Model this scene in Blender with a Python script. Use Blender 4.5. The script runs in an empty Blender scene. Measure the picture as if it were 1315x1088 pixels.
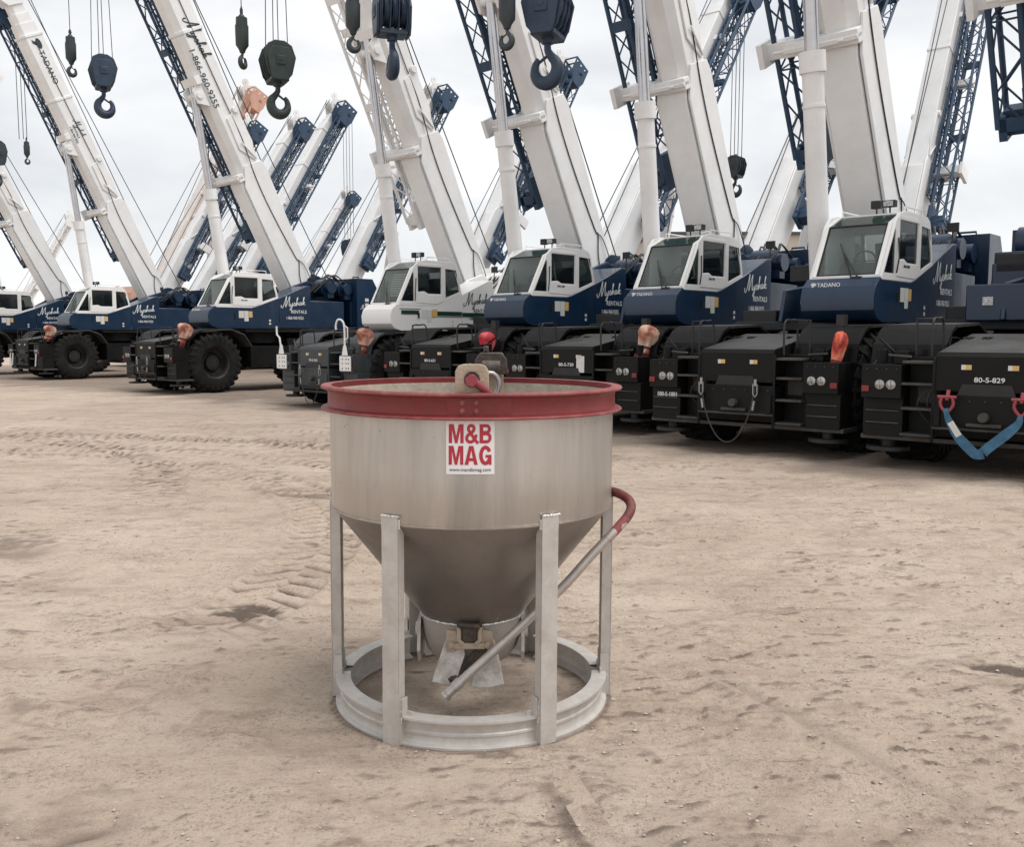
import bpy, bmesh, math, random
import numpy as np
from mathutils import Vector, Matrix, noise
from mathutils.geometry import tessellate_polygon
random.seed(7)
R = math.radians
scene = bpy.context.scene
COL = scene.collection

# ------------------------------------------------------------------ materials
def nt(name):
    m = bpy.data.materials.new(name); m.use_nodes = True
    t = m.node_tree
    return m, t, t.nodes['Principled BSDF']

def mat(name, col, rough=.5, metal=0., var=.15, scale=3., bump=0., bscale=60., dirt=None, dscale=2.5, damt=.5, streak=False, coat=0., spec=.5):
    m, t, b = nt(name)
    n, l = t.nodes, t.links
    b.inputs['Roughness'].default_value = rough
    b.inputs['Metallic'].default_value = metal
    b.inputs['Specular IOR Level'].default_value = spec
    b.inputs['Coat Weight'].default_value = coat
    tc = n.new('ShaderNodeTexCoord'); mp = n.new('ShaderNodeMapping')
    l.new(tc.outputs['Object'], mp.inputs['Vector'])
    if streak: mp.inputs['Scale'].default_value = (1, 1, .12)
    no = n.new('ShaderNodeTexNoise'); no.inputs['Scale'].default_value = scale
    no.inputs['Detail'].default_value = 6; no.inputs['Roughness'].default_value = .62
    l.new(mp.outputs[0], no.inputs['Vector'])
    mr = n.new('ShaderNodeMapRange')
    mr.inputs[1].default_value = .3; mr.inputs[2].default_value = .7
    mr.inputs[3].default_value = 1 - var; mr.inputs[4].default_value = 1 + var
    l.new(no.outputs['Fac'], mr.inputs[0])
    mul = n.new('ShaderNodeVectorMath'); mul.operation = 'SCALE'
    mul.inputs[0].default_value = col[:3]
    l.new(mr.outputs[0], mul.inputs['Scale'])
    out = mul.outputs[0]
    if dirt:
        n2 = n.new('ShaderNodeTexNoise'); n2.inputs['Scale'].default_value = dscale
        n2.inputs['Detail'].default_value = 8; n2.inputs['Roughness'].default_value = .7
        l.new(mp.outputs[0], n2.inputs['Vector'])
        r2 = n.new('ShaderNodeMapRange'); r2.inputs[1].default_value = .42; r2.inputs[2].default_value = .72
        r2.inputs[3].default_value = 0; r2.inputs[4].default_value = damt
        l.new(n2.outputs['Fac'], r2.inputs[0])
        mx = n.new('ShaderNodeMix'); mx.data_type = 'RGBA'
        l.new(r2.outputs[0], mx.inputs[0]); l.new(out, mx.inputs[6]); mx.inputs[7].default_value = (*dirt[:3], 1)
        out = mx.outputs[2]
        r3 = n.new('ShaderNodeMapRange'); r3.inputs[3].default_value = rough; r3.inputs[4].default_value = min(1, rough + .35)
        l.new(r2.outputs[0], r3.inputs[0]); l.new(r3.outputs[0], b.inputs['Roughness'])
    l.new(out, b.inputs['Base Color'])
    if bump:
        n3 = n.new('ShaderNodeTexNoise'); n3.inputs['Scale'].default_value = bscale; n3.inputs['Detail'].default_value = 5
        l.new(tc.outputs['Object'], n3.inputs['Vector'])
        bp_ = n.new('ShaderNodeBump'); bp_.inputs['Strength'].default_value = bump; bp_.inputs['Distance'].default_value = .01
        l.new(n3.outputs['Fac'], bp_.inputs['Height']); l.new(bp_.outputs[0], b.inputs['Normal'])
    return m

DUST = (.30, .25, .21)
M = {}
M['blue'] = mat('blue_paint', (.0038, .0225, .058), .30, var=.15, dirt=(.022, .035, .055), damt=.35, coat=.15)
M['blue2'] = mat('jib_blue', (.016, .050, .105), .45, var=.3, dirt=(.045, .065, .09), damt=.5)
M['white'] = mat('white_paint', (.80, .80, .80), .40, var=.04, scale=1.2, dirt=(.60, .585, .565), damt=.36, dscale=1.6)
M['white2'] = mat('white_gloss', (.82, .815, .805), .35, var=.03, dirt=(.55, .52, .48), damt=.22, dscale=3)
M['black'] = mat('carrier_black', (.0025, .0027, .0029), .5, var=.45, dirt=(.013, .012, .011), damt=.6, spec=.25)
M['grey'] = mat('carrier_grey', (.032, .040, .046), .5, var=.2, dirt=(.07, .068, .065), damt=.5)
M['deck'] = mat('dusty_sheen_deck', (.035, .034, .033), .5, var=.35, dirt=(.11, .105, .098), damt=.6, spec=.4)  # lighter than the carrier: dust, plus sky reflection mixed into the colour
M['dark'] = mat('dark_metal', (.012, .013, .015), .55, var=.4, dirt=(.05, .045, .04), damt=.4)
M['tyre'] = mat('tyre_rubber', (.007, .007, .0075), .75, var=.3, dirt=(.04, .033, .027), damt=.45, dscale=3, bump=.3, spec=.25)
M['rim'] = mat('wheel_rim', (.014, .0145, .016), .5, var=.3, dirt=(.06, .05, .045), damt=.4)
M['chrome'] = mat('cylinder_chrome', (.55, .53, .54), .22, metal=1., var=.1)
M['steel'] = mat('bare_steel', (.35, .34, .33), .4, metal=.8, var=.2)
M['rope'] = mat('wire_rope', (.06, .06, .065), .6, metal=.4)
M['hook'] = mat('hook_paint', (.022, .034, .042), .45, var=.35, dirt=(.05, .05, .045), damt=.5)
M['hookgreen'] = mat('hook_green_paint', (.022, .038, .034), .5, var=.35, dirt=(.06, .06, .05), damt=.5)
M['hookblue'] = mat('hook_blue_paint', (.016, .036, .072), .42, var=.35, dirt=(.04, .05, .06), damt=.5)
M['red'] = mat('oxide_red_paint', (.185, .016, .017), .45, var=.2, scale=6, dirt=(.22, .06, .055), damt=.4, dscale=9, bump=.08)
M['redpink'] = mat('faded_red_paint', (.22, .04, .045), .6, var=.25, dirt=(.42, .2, .18), damt=.6, dscale=9)
M['pin_red'] = mat('pin_red_paint', (.30, .045, .06), .5, var=.2, dirt=(.15, .07, .06), damt=.5, dscale=20)
M['alu'] = mat('dusty_aluminium', (.53, .50, .47), .38, metal=.75, var=.13, scale=6, dirt=(.34, .315, .29), damt=.65, dscale=5, streak=True, bump=.16, bscale=5)
M['cone'] = mat('cone_metal_shaded', (.30, .275, .26), .34, metal=.85, var=.2, scale=4, dirt=(.10, .085, .075), damt=.5, dscale=4, bump=.04, bscale=14)  # darker than the shell metal, part of the cone's shade is in this colour
M['galv'] = mat('galvanised_channel', (.56, .535, .505), .45, metal=.3, var=.1, scale=9, dirt=(.36, .30, .245), damt=.6, dscale=7, bump=.05, bscale=90)
M['gate'] = mat('gate_plate', (.60, .565, .53), .55, metal=.25, var=.15, scale=15, dirt=(.27, .215, .18), damt=.75, dscale=16, bump=.4, bscale=40)
M['weld'] = mat('weld_bead', (.72, .70, .68), .35, metal=.6, var=.3, scale=60, bump=.5, bscale=120)
M['cement'] = mat('cement_residue', (.46, .40, .33), .9, var=.12, scale=9, dirt=(.30, .25, .20), damt=.5, dscale=12, bump=.6, bscale=40)
M['lug'] = mat('cream_lug', (.42, .34, .26), .75, var=.12, scale=12, dirt=(.30, .2, .15), damt=.6, dscale=16, bump=.3)
M['greasy'] = mat('greasy_iron', (.035, .027, .022), .45, var=.5, scale=20, dirt=(.20, .145, .11), damt=.5, dscale=25)
M['sticker'] = mat('sticker_white', (.80, .78, .78), .4, var=.02)
M['label'] = mat('label_white', (.62, .62, .60), .5, var=.08, scale=20)
M['amber'] = mat('label_amber', (.62, .40, .14), .5, var=.1)
M['inkred'] = mat('ink_red', (.46, .022, .045), .45, var=.06)
M['inkdark'] = mat('ink_dark', (.02, .035, .045), .45, var=.05)
M['inkwhite'] = mat('ink_white', (.70, .71, .72), .45, var=.05)
M['stripe'] = mat('stripe_green', (.010, .045, .035), .4, var=.05)
M['lamp'] = mat('lamp_glass', (.38, .38, .375), .15, metal=.6, var=.5, scale=30)
M['lampred'] = mat('lamp_red', (.20, .02, .02), .25, var=.2)
M['seat'] = mat('seat_fabric', (.05, .055, .06), .9, var=.2)
M['orange'] = mat('orange_paint', (.52, .30, .22), .6, var=.15, dirt=(.55, .35, .28), damt=.6)
M['whiteorange'] = mat('faded_white_paint', (.70, .66, .63), .6, var=.08)
M['sling'] = mat('blue_webbing', (.045, .13, .22), .8, var=.25, scale=14, bump=.4, bscale=150)
M['wall'] = mat('building_cladding', (.47, .42, .37), .8, var=.05, streak=True)
M['roof'] = mat('roof_trim', (.06, .06, .065), .6)
M['wood'] = mat('weathered_board', (.50, .41, .335), .9, var=.12, scale=14, dirt=(.34, .265, .21), damt=.75, dscale=7, bump=.3, bscale=40)

def glassmat(name, col, alpha, rough=.06):
    m, t, b = nt(name)
    n, l = t.nodes, t.links
    out = [x for x in n if x.type == 'OUTPUT_MATERIAL'][0]
    b.inputs['Base Color'].default_value = (*col, 1); b.inputs['Roughness'].default_value = rough
    b.inputs['IOR'].default_value = 1.5
    tr = n.new('ShaderNodeBsdfTransparent'); tr.inputs[0].default_value = (.78, .84, .82, 1)
    mx = n.new('ShaderNodeMixShader'); mx.inputs[0].default_value = alpha
    l.new(tr.outputs[0], mx.inputs[1]); l.new(b.outputs[0], mx.inputs[2]); l.new(mx.outputs[0], out.inputs[0])
    return m
M['glass'] = glassmat('tinted_window', (.010, .014, .016), .60)
M['screen'] = glassmat('windscreen_glass', (.20, .235, .225), .36)  # pale grey-green base stands in for sky reflected in the windscreen
M['roofglass'] = glassmat('roof_glass', (.03, .055, .05), .85)

def clothmat(name, c1, c2, c3, sc=5):
    m, t, b = nt(name); n, l = t.nodes, t.links
    tc = n.new('ShaderNodeTexCoord')
    w = n.new('ShaderNodeTexNoise'); w.inputs['Scale'].default_value = sc; w.inputs['Detail'].default_value = 3
    l.new(tc.outputs['Object'], w.inputs['Vector'])
    cr = n.new('ShaderNodeValToRGB'); e = cr.color_ramp.elements
    e[0].position = .38; e[0].color = (*c1, 1); e[1].position = .62; e[1].color = (*c3, 1)
    k = e.new(.5); k.color = (*c2, 1)
    l.new(w.outputs['Fac'], cr.inputs[0]); l.new(cr.outputs[0], b.inputs['Base Color'])
    b.inputs['Roughness'].default_value = .7
    return m
M['bagcopper'] = clothmat('copper_cloth', (.24, .07, .045), (.45, .22, .16), (.62, .42, .34))
M['bagred'] = clothmat('red_plastic', (.50, .035, .05), (.66, .07, .09), (.72, .18, .2))
M['bagdark'] = mat('dark_red_cloth', (.13, .022, .020), .8, var=.3)
M['bagpeach'] = clothmat('peach_cloth', (.40, .14, .09), (.62, .38, .27), (.74, .55, .42))
M['bagorange'] = clothmat('orange_plastic', (.30, .03, .025), (.62, .10, .05), (.72, .25, .16))

# ------------------------------------------------------------------ mesh builder
class MB:
    def __init__(s): s.v = []; s.f = []; s.m = []
    def add(s, vs, fs, m=0):
        o = len(s.v); s.v += [tuple(p) for p in vs]
        for f in fs: s.f.append(tuple(o + i for i in f)); s.m.append(m)
        return s
    def box(s, x0, x1, y0, y1, z0, z1, m=0):
        v = [(x, y, z) for x in (x0, x1) for y in (y0, y1) for z in (z0, z1)]
        return s.add(v, [(0, 1, 3, 2), (4, 6, 7, 5), (0, 4, 5, 1), (2, 3, 7, 6), (0, 2, 6, 4), (1, 5, 7, 3)], m)
    def obox(s, c, d, mt, m=0):
        v = [Vector(c) + mt @ Vector((x * d[0] / 2, y * d[1] / 2, z * d[2] / 2)) for x in (-1, 1) for y in (-1, 1) for z in (-1, 1)]
        return s.add(v, [(0, 1, 3, 2), (4, 6, 7, 5), (0, 4, 5, 1), (2, 3, 7, 6), (0, 2, 6, 4), (1, 5, 7, 3)], m)
    def prism(s, poly, ax, a, b, m=0):
        def P(u, v, w): return (w, u, v) if ax == 'x' else ((u, w, v) if ax == 'y' else (u, v, w))
        n = len(poly)
        vs = [P(u, v, a) for u, v in poly] + [P(u, v, b) for u, v in poly]
        return s.add(vs, [tuple(range(n))[::-1], tuple(range(n, 2 * n))] + [(i, (i + 1) % n, n + (i + 1) % n, n + i) for i in range(n)], m)
    def holed(s, outer, holes, ax, a, b, m=0):
        def P(u, v, w): return (w, u, v) if ax == 'x' else ((u, w, v) if ax == 'y' else (u, v, w))
        loops = [outer] + holes
        tris = tessellate_polygon([[Vector((u, v, 0)) for u, v in L] for L in loops])
        flat = [p for L in loops for p in L]; N = len(flat)
        vs = [P(u, v, a) for u, v in flat] + [P(u, v, b) for u, v in flat]
        fs = [tuple(t) for t in tris] + [tuple(N + i for i in t)[::-1] for t in tris]
        o = 0
        for L in loops:
            n = len(L)
            fs += [(o + i, o + (i + 1) % n, N + o + (i + 1) % n, N + o + i) for i in range(n)]; o += n
        return s.add(vs, fs, m)
    def tube(s, pts, r, n=8, m=0, closed=False, cap=True):
        pts = [Vector(p) for p in pts]; k = len(pts)
        rr = r if isinstance(r, (list, tuple)) else [r] * k
        rings = []; ref = None
        for i, p in enumerate(pts):
            if closed: d = pts[(i + 1) % k] - pts[i - 1]
            else: d = pts[min(i + 1, k - 1)] - pts[max(i - 1, 0)]
            d.normalize()
            if ref is None: ref = d.orthogonal().normalized()
            ref = (ref - d * ref.dot(d))
            if ref.length < 1e-5: ref = d.orthogonal()
            ref.normalize(); bi = d.cross(ref)
            rings.append([p + (ref * math.cos(2 * math.pi * j / n) + bi * math.sin(2 * math.pi * j / n)) * rr[i] for j in range(n)])
        vs = [q for g in rings for q in g]; fs = []
        for i in range(k if closed else k - 1):
            a = i * n; b = ((i + 1) % k) * n
            for j in range(n): fs.append((a + j, a + (j + 1) % n, b + (j + 1) % n, b + j))
        if not closed and cap: fs += [tuple(range(n))[::-1], tuple((k - 1) * n + j for j in range(n))]
        return s.add(vs, fs, m)
    def bar(s, p0, p1, w, h=None, m=0, up=(0, 0, 1)):
        h = h or w; p0 = Vector(p0); p1 = Vector(p1); d = p1 - p0; L = d.length; d.normalize()
        u = Vector(up)
        if abs(d.dot(u)) > .98: u = Vector((0, 1, 0))
        x = d.cross(u).normalized(); z = x.cross(d)
        mt = Matrix((x, d, z)).transposed()
        return s.obox((p0 + p1) / 2, (w, L, h), mt, m)
    def lathe(s, prof, ax='z', c=(0, 0, 0), n=32, m=0, a0=0., a1=None):
        full = a1 is None; a1 = a0 + 2 * math.pi if full else a1
        k = n if full else n + 1; vs = []
        for i in range(k):
            t = a0 + (a1 - a0) * i / n
            for r, h in prof:
                u, v = r * math.cos(t), r * math.sin(t)
                p = (u, v, h) if ax == 'z' else ((h, u, v) if ax == 'x' else (u, h, v))
                vs.append((p[0] + c[0], p[1] + c[1], p[2] + c[2]))
        q = len(prof); fs = []
        for i in range(n):
            a = i * q; b = ((i + 1) % k) * q
            for j in range(q - 1): fs.append((a + j, a + j + 1, b + j + 1, b + j))
        return s.add(vs, fs, m)
    def mesh(s, name, mats, smooth=None):
        me = bpy.data.meshes.new(name); me.from_pydata(s.v, [], s.f)
        for x in (mats if isinstance(mats, (list, tuple)) else [mats]): me.materials.append(x)
        me.polygons.foreach_set('material_index', s.m)
        bm = bmesh.new(); bm.from_mesh(me)
        bmesh.ops.remove_doubles(bm, verts=bm.verts, dist=1e-5)
        bmesh.ops.recalc_face_normals(bm, faces=bm.faces); bm.to_mesh(me); bm.free()
        if smooth is not None:
            me.polygons.foreach_set('use_smooth', [True] * len(me.polygons))
            me.set_sharp_from_angle(angle=R(smooth))
        me.update(); return me
    def build(s, name, mats, parent=None, smooth=None, bevel=0., loc=None, rot=None):
        o = bpy.data.objects.new(name, s.mesh(name, mats, smooth)); COL.objects.link(o)
        if parent: o.parent = parent
        if loc: o.location = loc
        if rot: o.rotation_euler = rot
        if bevel:
            b = o.modifiers.new('bevel', 'BEVEL'); b.width = bevel; b.segments = 2; b.limit_method = 'ANGLE'; b.angle_limit = R(40)
            b.harden_normals = False
        return o

def tag(o, label=None, cat=None, group=None, kind=None):
    if label: o['label'] = label
    if cat: o['category'] = cat
    if group: o['group'] = group
    if kind: o['kind'] = kind
    return o
def empty(name, loc=(0, 0, 0), rz=0.):
    o = bpy.data.objects.new(name, None); COL.objects.link(o); o.location = loc; o.rotation_euler = (0, 0, rz); o.empty_display_size = .3
    return o
def patches(name, par, lst, wx=None):
    for x0, x1, y0, y1, z0, z1, m in lst:
        b = MB(); b.box(x0, x1, y0, y1, z0, z1); b.build(name, [M[m]], par)
def copy_tree(o, parent=None, skip=()):
    c = o.copy(); COL.objects.link(c); c.parent = parent
    for ch in list(o.children):
        if ch.name.split('.')[0] in skip: continue
        copy_tree(ch, c, skip)
    return c

# ------------------------------------------------------------------ lettering
def text_geo(body, size, off=0., sx=1., align='CENTER', ext=.002, sp=1.):
    cu = bpy.data.curves.new('t', 'FONT'); cu.body = body; cu.size = size; cu.align_x = align; cu.align_y = 'CENTER'
    cu.offset = min(off, .001); cu.extrude = ext; cu.resolution_u = 3; cu.space_character = sp; cu.space_line = .95
    o = bpy.data.objects.new('t', cu); COL.objects.link(o)
    dg = bpy.context.evaluated_depsgraph_get(); dg.update()
    me = bpy.data.meshes.new_from_object(o.evaluated_get(dg))
    vs = [(v.co.x * sx, v.co.y, v.co.z) for v in me.vertices]; fs = [tuple(p.vertices) for p in me.polygons]
    bpy.data.objects.remove(o); bpy.data.curves.remove(cu); bpy.data.meshes.remove(me)
    return vs, fs
def catmull(p, n=6):
    out = []
    for i in range(len(p) - 1):
        a = p[max(i - 1, 0)]; b = p[i]; c = p[i + 1]; d = p[min(i + 2, len(p) - 1)]
        for k in range(n):
            t = k / n
            out.append(tuple(.5 * ((2 * b[j]) + (-a[j] + c[j]) * t + (2 * a[j] - 5 * b[j] + 4 * c[j] - d[j]) * t * t + (-a[j] + 3 * b[j] - 3 * c[j] + d[j]) * t ** 3) for j in range(len(b))))
    out.append(p[-1]); return out
SCRIPT = [
 [(-.35, .35), (-.42, .12), (-.25, -.08), (.02, .25), (.3, .9), (.52, 1.5), (.5, 1.1), (.38, .45), (.36, .02), (.6, .5), (.85, 1.05), (1.06, 1.4), (1.0, .9), (.92, .3), (1.0, .04), (1.16, .2)],
 [(1.16, .42), (1.12, .15), (1.25, .06), (1.45, .3), (1.52, .48), (1.42, 0), (1.22, -.5), (1.05, -.42), (1.3, -.1), (1.6, .12)],
 [(1.6, .12), (1.85, .5), (1.95, .2), (1.88, .04), (1.72, .1), (2.02, .14)],
 [(2.02, .14), (2.3, .75), (2.42, 1.15), (2.3, 1.1), (2.2, .5), (2.14, .04), (2.3, .36), (2.45, .44), (2.46, .12), (2.62, .1)],
 [(2.98, .42), (2.78, .46), (2.66, .22), (2.76, .05), (2.96, .3), (3.02, .44), (2.98, .1), (3.14, .12)],
 [(3.14, .12), (3.4, .75), (3.5, 1.12), (3.38, 1.05), (3.28, .5), (3.22, .03)],
 [(3.26, .22), (3.48, .46), (3.52, .34), (3.3, .24), (3.48, .05), (3.68, .14)]]
def ribbon(pts, w):
    k = len(pts); vs, fs = [], []
    for i, (x, y) in enumerate(pts):
        a = pts[max(i - 1, 0)]; b = pts[min(i + 1, k - 1)]; dx, dy = b[0] - a[0], b[1] - a[1]; L = math.hypot(dx, dy) or 1
        ww = w[i] if isinstance(w, list) else w
        nx, ny = -dy / L * ww / 2, dx / L * ww / 2; z = i * 1e-5
        vs += [(x + nx, y + ny, z), (x - nx, y - ny, z)]
        if i: o = 2 * i - 2; fs.append((o, o + 1, o + 3, o + 2))
    return vs, fs
def ell(cx, cy, rx, ry, a0, a1, n=14): return [(cx + rx * math.cos(R(a0 + (a1 - a0) * i / n)), cy + ry * math.sin(R(a0 + (a1 - a0) * i / n))) for i in range(n + 1)]
def poly(p): return [(x, y, 0) for x, y in p], [tuple(t) for t in tessellate_polygon([[Vector((x, y, 0)) for x, y in p]])]
def glyph(ch):   # condensed bold capitals of height 1, list of pieces and width
    t = .215
    if ch == 'M': return [poly([(0, 0), (0, 1), (.27, 1), (.41, .36), (.55, 1), (.82, 1), (.82, 0), (.64, 0), (.64, .72), (.48, 0), (.34, 0), (.18, .72), (.18, 0)])], .82
    if ch == 'A': return [poly([(0, 0), (.25, 1), (.49, 1), (.74, 0), (.54, 0), (.495, .2), (.37, .2), (.37, .36), (.46, .36), (.37, .78), (.21, 0)]), poly([(.245, .2), (.37, .2), (.37, .36), (.28, .36)])], .74
    if ch == 'B': return [poly([(0, 0), (0, 1), (.2, 1), (.2, 0)]), ribbon([(.19, .92), (.36, .92)] + ell(.38, .745, .165, .175, 90, -90) + [(.19, .57)], .165), ribbon([(.19, .50), (.38, .50)] + ell(.40, .29, .18, .21, 90, -90) + [(.19, .08)], .165)], .66
    if ch == 'G': return [ribbon(ell(.36, .5, .255, .42, 28, 340, 26), .2), poly([(.36, .38), (.36, .53), (.70, .53), (.70, 0), (.56, 0), (.53, .12), (.515, .38)])], .70
    return [ribbon(catmull([(.74, .0), (.60, .14), (.34, .50), (.20, .72), (.23, .88), (.36, .93), (.49, .86), (.49, .70), (.36, .55), (.17, .42), (.10, .25), (.18, .10), (.34, .07), (.50, .16), (.60, .34), (.62, .46)], 5), .165)], .74
def word(tx, size, gap=.07):
    x = 0; V, F = [], []
    for i, c in enumerate(tx):
        gl, w = glyph(c)
        for j, (vs, fs) in enumerate(gl):
            o = len(V); V += [((px + x) * size, (py - .5) * size, pz * size + .00025 * (j + 1)) for px, py, pz in vs]; F += [tuple(o + q for q in f) for f in fs]
        x += w + gap
    return V, F
def script_geo(size, w=.085):
    vs, fs = [], []; z = .002
    for st in SCRIPT:
        p = catmull(st, 6); k = len(p)
        for i, (x, y) in enumerate(p):
            a = p[max(i - 1, 0)]; b = p[min(i + 1, k - 1)]
            dx, dy = b[0] - a[0], b[1] - a[1]; L = math.hypot(dx, dy) or 1
            ww = w * (.55 + .75 * abs(dy / L)) * (1 if 0 < i < k - 1 else .4)
            nx, ny = -dy / L * ww / 2, dx / L * ww / 2
            z += .00002
            vs += [((x + nx - 1.6) * size, (y + ny + .1 * x - .5) * size, z), ((x - nx - 1.6) * size, (y - ny + .1 * x - .5) * size, z)]
            if i: o = len(vs) - 4; fs.append((o, o + 1, o + 3, o + 2))
    return vs, fs
def bold(g, d):
    V, F = [], []
    for i, (dx, dy) in enumerate(((0, 0), (d, 0), (-d, 0), (0, d * .7), (0, -d * .7))):
        o = len(V); V += [(x + dx, y + dy, z + .00015 * i) for x, y, z in g[0]]; F += [tuple(o + k for k in f) for f in g[1]]
    return V, F
def shift(g, dx, dy): return [(x + dx, y + dy, z) for x, y, z in g[0]], g[1]
def left_face(g, x, y, z):     # text on a face looking to -X
    return [(x - c, y - a, z + b) for a, b, c in g[0]], g[1]
def front_face(g, x, y, z):    # text on a face looking to +Y
    return [(x - a, y + c, z + b) for a, b, c in g[0]], g[1]

# ------------------------------------------------------------------ crane
PY, PZ = -1.75, 3.2     # boom pivot
def lattice(mb, L0, L1, cx, cz, w, h, rc, rl, bay, m=0, taper=0.):
    n = max(2, round((L1 - L0) / bay)); st = (L1 - L0) / n
    def C(i, sx, sz):
        k = 1 - taper * (1 - i / n)
        return (cx + sx * w / 2 * k, L0 + i * st, cz + sz * h / 2 * k)
    for sx in (-1, 1):
        for sz in (-1, 1): mb.tube([C(0, sx, sz), C(n, sx, sz)], rc, 8, m)
    for i in range(n):
        for sx in (-1, 1):
            s = 1 if i % 2 else -1
            mb.tube([C(i, sx, s), C(i + 1, sx, -s)], rl, 5, m, cap=False)
            mb.tube([C(i, s, sx), C(i + 1, -s, sx)], rl, 5, m, cap=False)
            if i % 3 == 0: mb.tube([C(i, sx, -1), C(i, sx, 1)], rl, 5, m, cap=False); mb.tube([C(i, -1, sx), C(i, 1, sx)], rl, 5, m, cap=False)

def build_boom(root, P, blen=11.3):
    W = M[P['boom']]; J = M[P['jib']]
    b = MB()
    def sec(w, d, top, L0, L1, r=.16, m=0):   # rounded-belly box section, top face at z'=top
        z1 = top; z0 = top - d
        poly = [(-w / 2, z1), (w / 2, z1), (w / 2, z0 + r * 1.1), (w / 2 - r, z0), (-w / 2 + r, z0), (-w / 2, z0 + r * 1.1)]
        b.prism([(x, z) for x, z in poly], 'y', L0, L1, m)
    sec(.70, .86, .42, -.2, blen)
    # heavy lower half with flared side plates and thick top
    for s in (-1, 1):
        b.prism([(-.3, -.42), (-.3, .2), (.4, .50), (4.3, .54), (4.55, .46), (4.6, -.20), (4.0, -.50)], 'x', s * .352, s * .405)
        b.prism([(4.6, .30), (5.1, -.12), (6.1, -.1), (6.3, .40), (5.2, .46)], 'x', s * .352, s * .392)
        b.tube([(s * .36, 6.25, .30), (s * .46, 6.25, .30)], .10, 12)
        b.tube([(s * .40, 4.65, .34), (s * .44, 5.3, .02)], .025, 5)
    b.prism([(-.3, -.50), (4.1, -.56), (4.3, -.44), (-.3, -.36)], 'x', -.33, .33)
    b.prism([(.4, .42), (4.3, .42), (4.2, .56), (.5, .52)], 'x', -.34, .34)
    for L in (blen - .06, 8.8, 2.2): sec(.76, .92, .45, L - .05, L + .05, .17)
    # rear end plates and pivot boss
    b.tube([(-.42, 0, 0), (.42, 0, 0)], .2, 14)
    o = b.build('boom', [W], root, 35, .012, (0, PY, PZ), (R(59), 0, 0))
    bx = MB()      # lower bracket holding the stowed jib
    bx.box(-.42, .9, 4.18, 4.42, -.62, -.40); bx.box(.41, 1.28, 4.16, 4.44, -.44, -.06); bx.box(1.27, 1.38, 4.08, 4.5, -.66, .0)
    bx.prism([(-.42, -.44), (-.42, -.66), (.3, -.78), (.9, -.66), (.9, -.44)], 'y', 4.26, 4.34)
    bx.tube([(-.2, 4.3, -.7), (1.1, 4.3, -.6)], .03, 8)
    bx.build('jib_bracket', [W], o, 35, .01)
    bx = MB()      # middle bracket where the cylinder rod is pinned
    bx.box(.35, 1.15, 7.5, 7.72, -.30, -.05); bx.box(-.40, .40, 7.3, 7.55, -.60, -.40)
    for s in (-1, 1): bx.prism([(6.6, -.42), (7.4, -.42), (7.2, -.78), (6.8, -.78)], 'x', s * .24, s * .31)
    bx.tube([(-.36, 7.0, -.62), (.36, 7.0, -.62)], .11, 12)
    bx.build('rod_bracket', [W], o, 35, .01)
    bx = MB(); bx.box(.33, .70, 10.2, 10.4, -.2, .1); bx.build('jib_bracket', [W], o, 35, .01)
    s2 = MB()
    old, b = b, s2
    for w, d, t, L0, L1 in ((.62, .76, .37, blen, blen + .42), (.55, .68, .33, blen, blen + .78), (.48, .60, .29, blen, blen + 1.1)):
        z1 = t; z0 = t - d
        s2.prism([(-w / 2, z1), (w / 2, z1), (w / 2, z0 + .15), (w / 2 - .13, z0), (-w / 2 + .13, z0), (-w / 2, z0 + .15)], 'y', L0, L1)
    s2.build('boom_section', [W], o, 35, .01)
    h = MB()
    for s in (-1, 1):
        h.prism([(blen + 1.1, -.30), (blen + 1.1, .30), (blen + 1.5, .62), (blen + 1.8, .62), (blen + 2.1, .2), (blen + 2.1, -.55), (blen + 1.7, -.75)], 'x', s * .27, s * .31)
    for x in (-.2, -.1, 0, .1, .2):
        h.lathe([(.08, x - .035), (.29, x - .035), (.25, x), (.29, x + .035), (.08, x + .035)], 'x', (0, blen + 1.82, -.42), 20)
        h.lathe([(.08, x - .035), (.25, x - .035), (.21, x), (.25, x + .035), (.08, x + .035)], 'x', (0, blen + 1.6, .42), 18)
    h.tube([(-.34, blen + 1.82, -.42), (.34, blen + 1.82, -.42)], .07, 10); h.tube([(-.34, blen + 1.6, .42), (.34, blen + 1.6, .42)], .06, 10)
    h.lathe([(.06, -.03), (.2, -.03), (.2, .03), (.06, .03)], 'x', (0, blen + 2.15, .5), 16); h.bar((0, blen + 1.7, .2), (0, blen + 2.2, .5), .12)
    h.build('boom_head', [W], o, 40, .006)
    # stowed lattice jib
    j = MB()
    lattice(j, 2.3, blen + .9, .93, -.12, .44, .54, .048, .018, .55)
    lattice(j, 3.3, blen + .5, .58, -.10, .20, .40, .04, .018, .42); j.tube([(.50, 4.2, .02), (.50, blen, .02)], .05, 8)
    for q in (2.3, 5.6, 8.4): j.box(.64, 1.12, q - .05, q + .16, -.42, -.30)
    j.box(.62, .76, 2.1, 2.9, -.42, .16); j.box(1.02, 1.14, 2.1, 2.5, -.42, .14); j.box(.7, 1.08, 2.15, 2.55, -.3, .06)
    for s, x in ((-1, .50), (1, 1.18)):
        hl = [[(blen + q + .075 * math.cos(a * R(45)), z + .075 * math.sin(a * R(45))) for a in range(8)] for q, z in ((1.5, -.33), (1.5, 0), (1.5, .30), (1.05, -.1))]
        j.holed([(blen + .5, -.36), (blen + .5, .12), (blen + .95, .44), (blen + 1.68, .44), (blen + 1.68, -.52), (blen + .9, -.52)], hl, 'x', x, x + .03 * s)
    for z in (-.5, -.2, .12, .42): j.tube([(.5, blen + 1.66, z), (1.18, blen + 1.66, z)], .035, 6)
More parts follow.
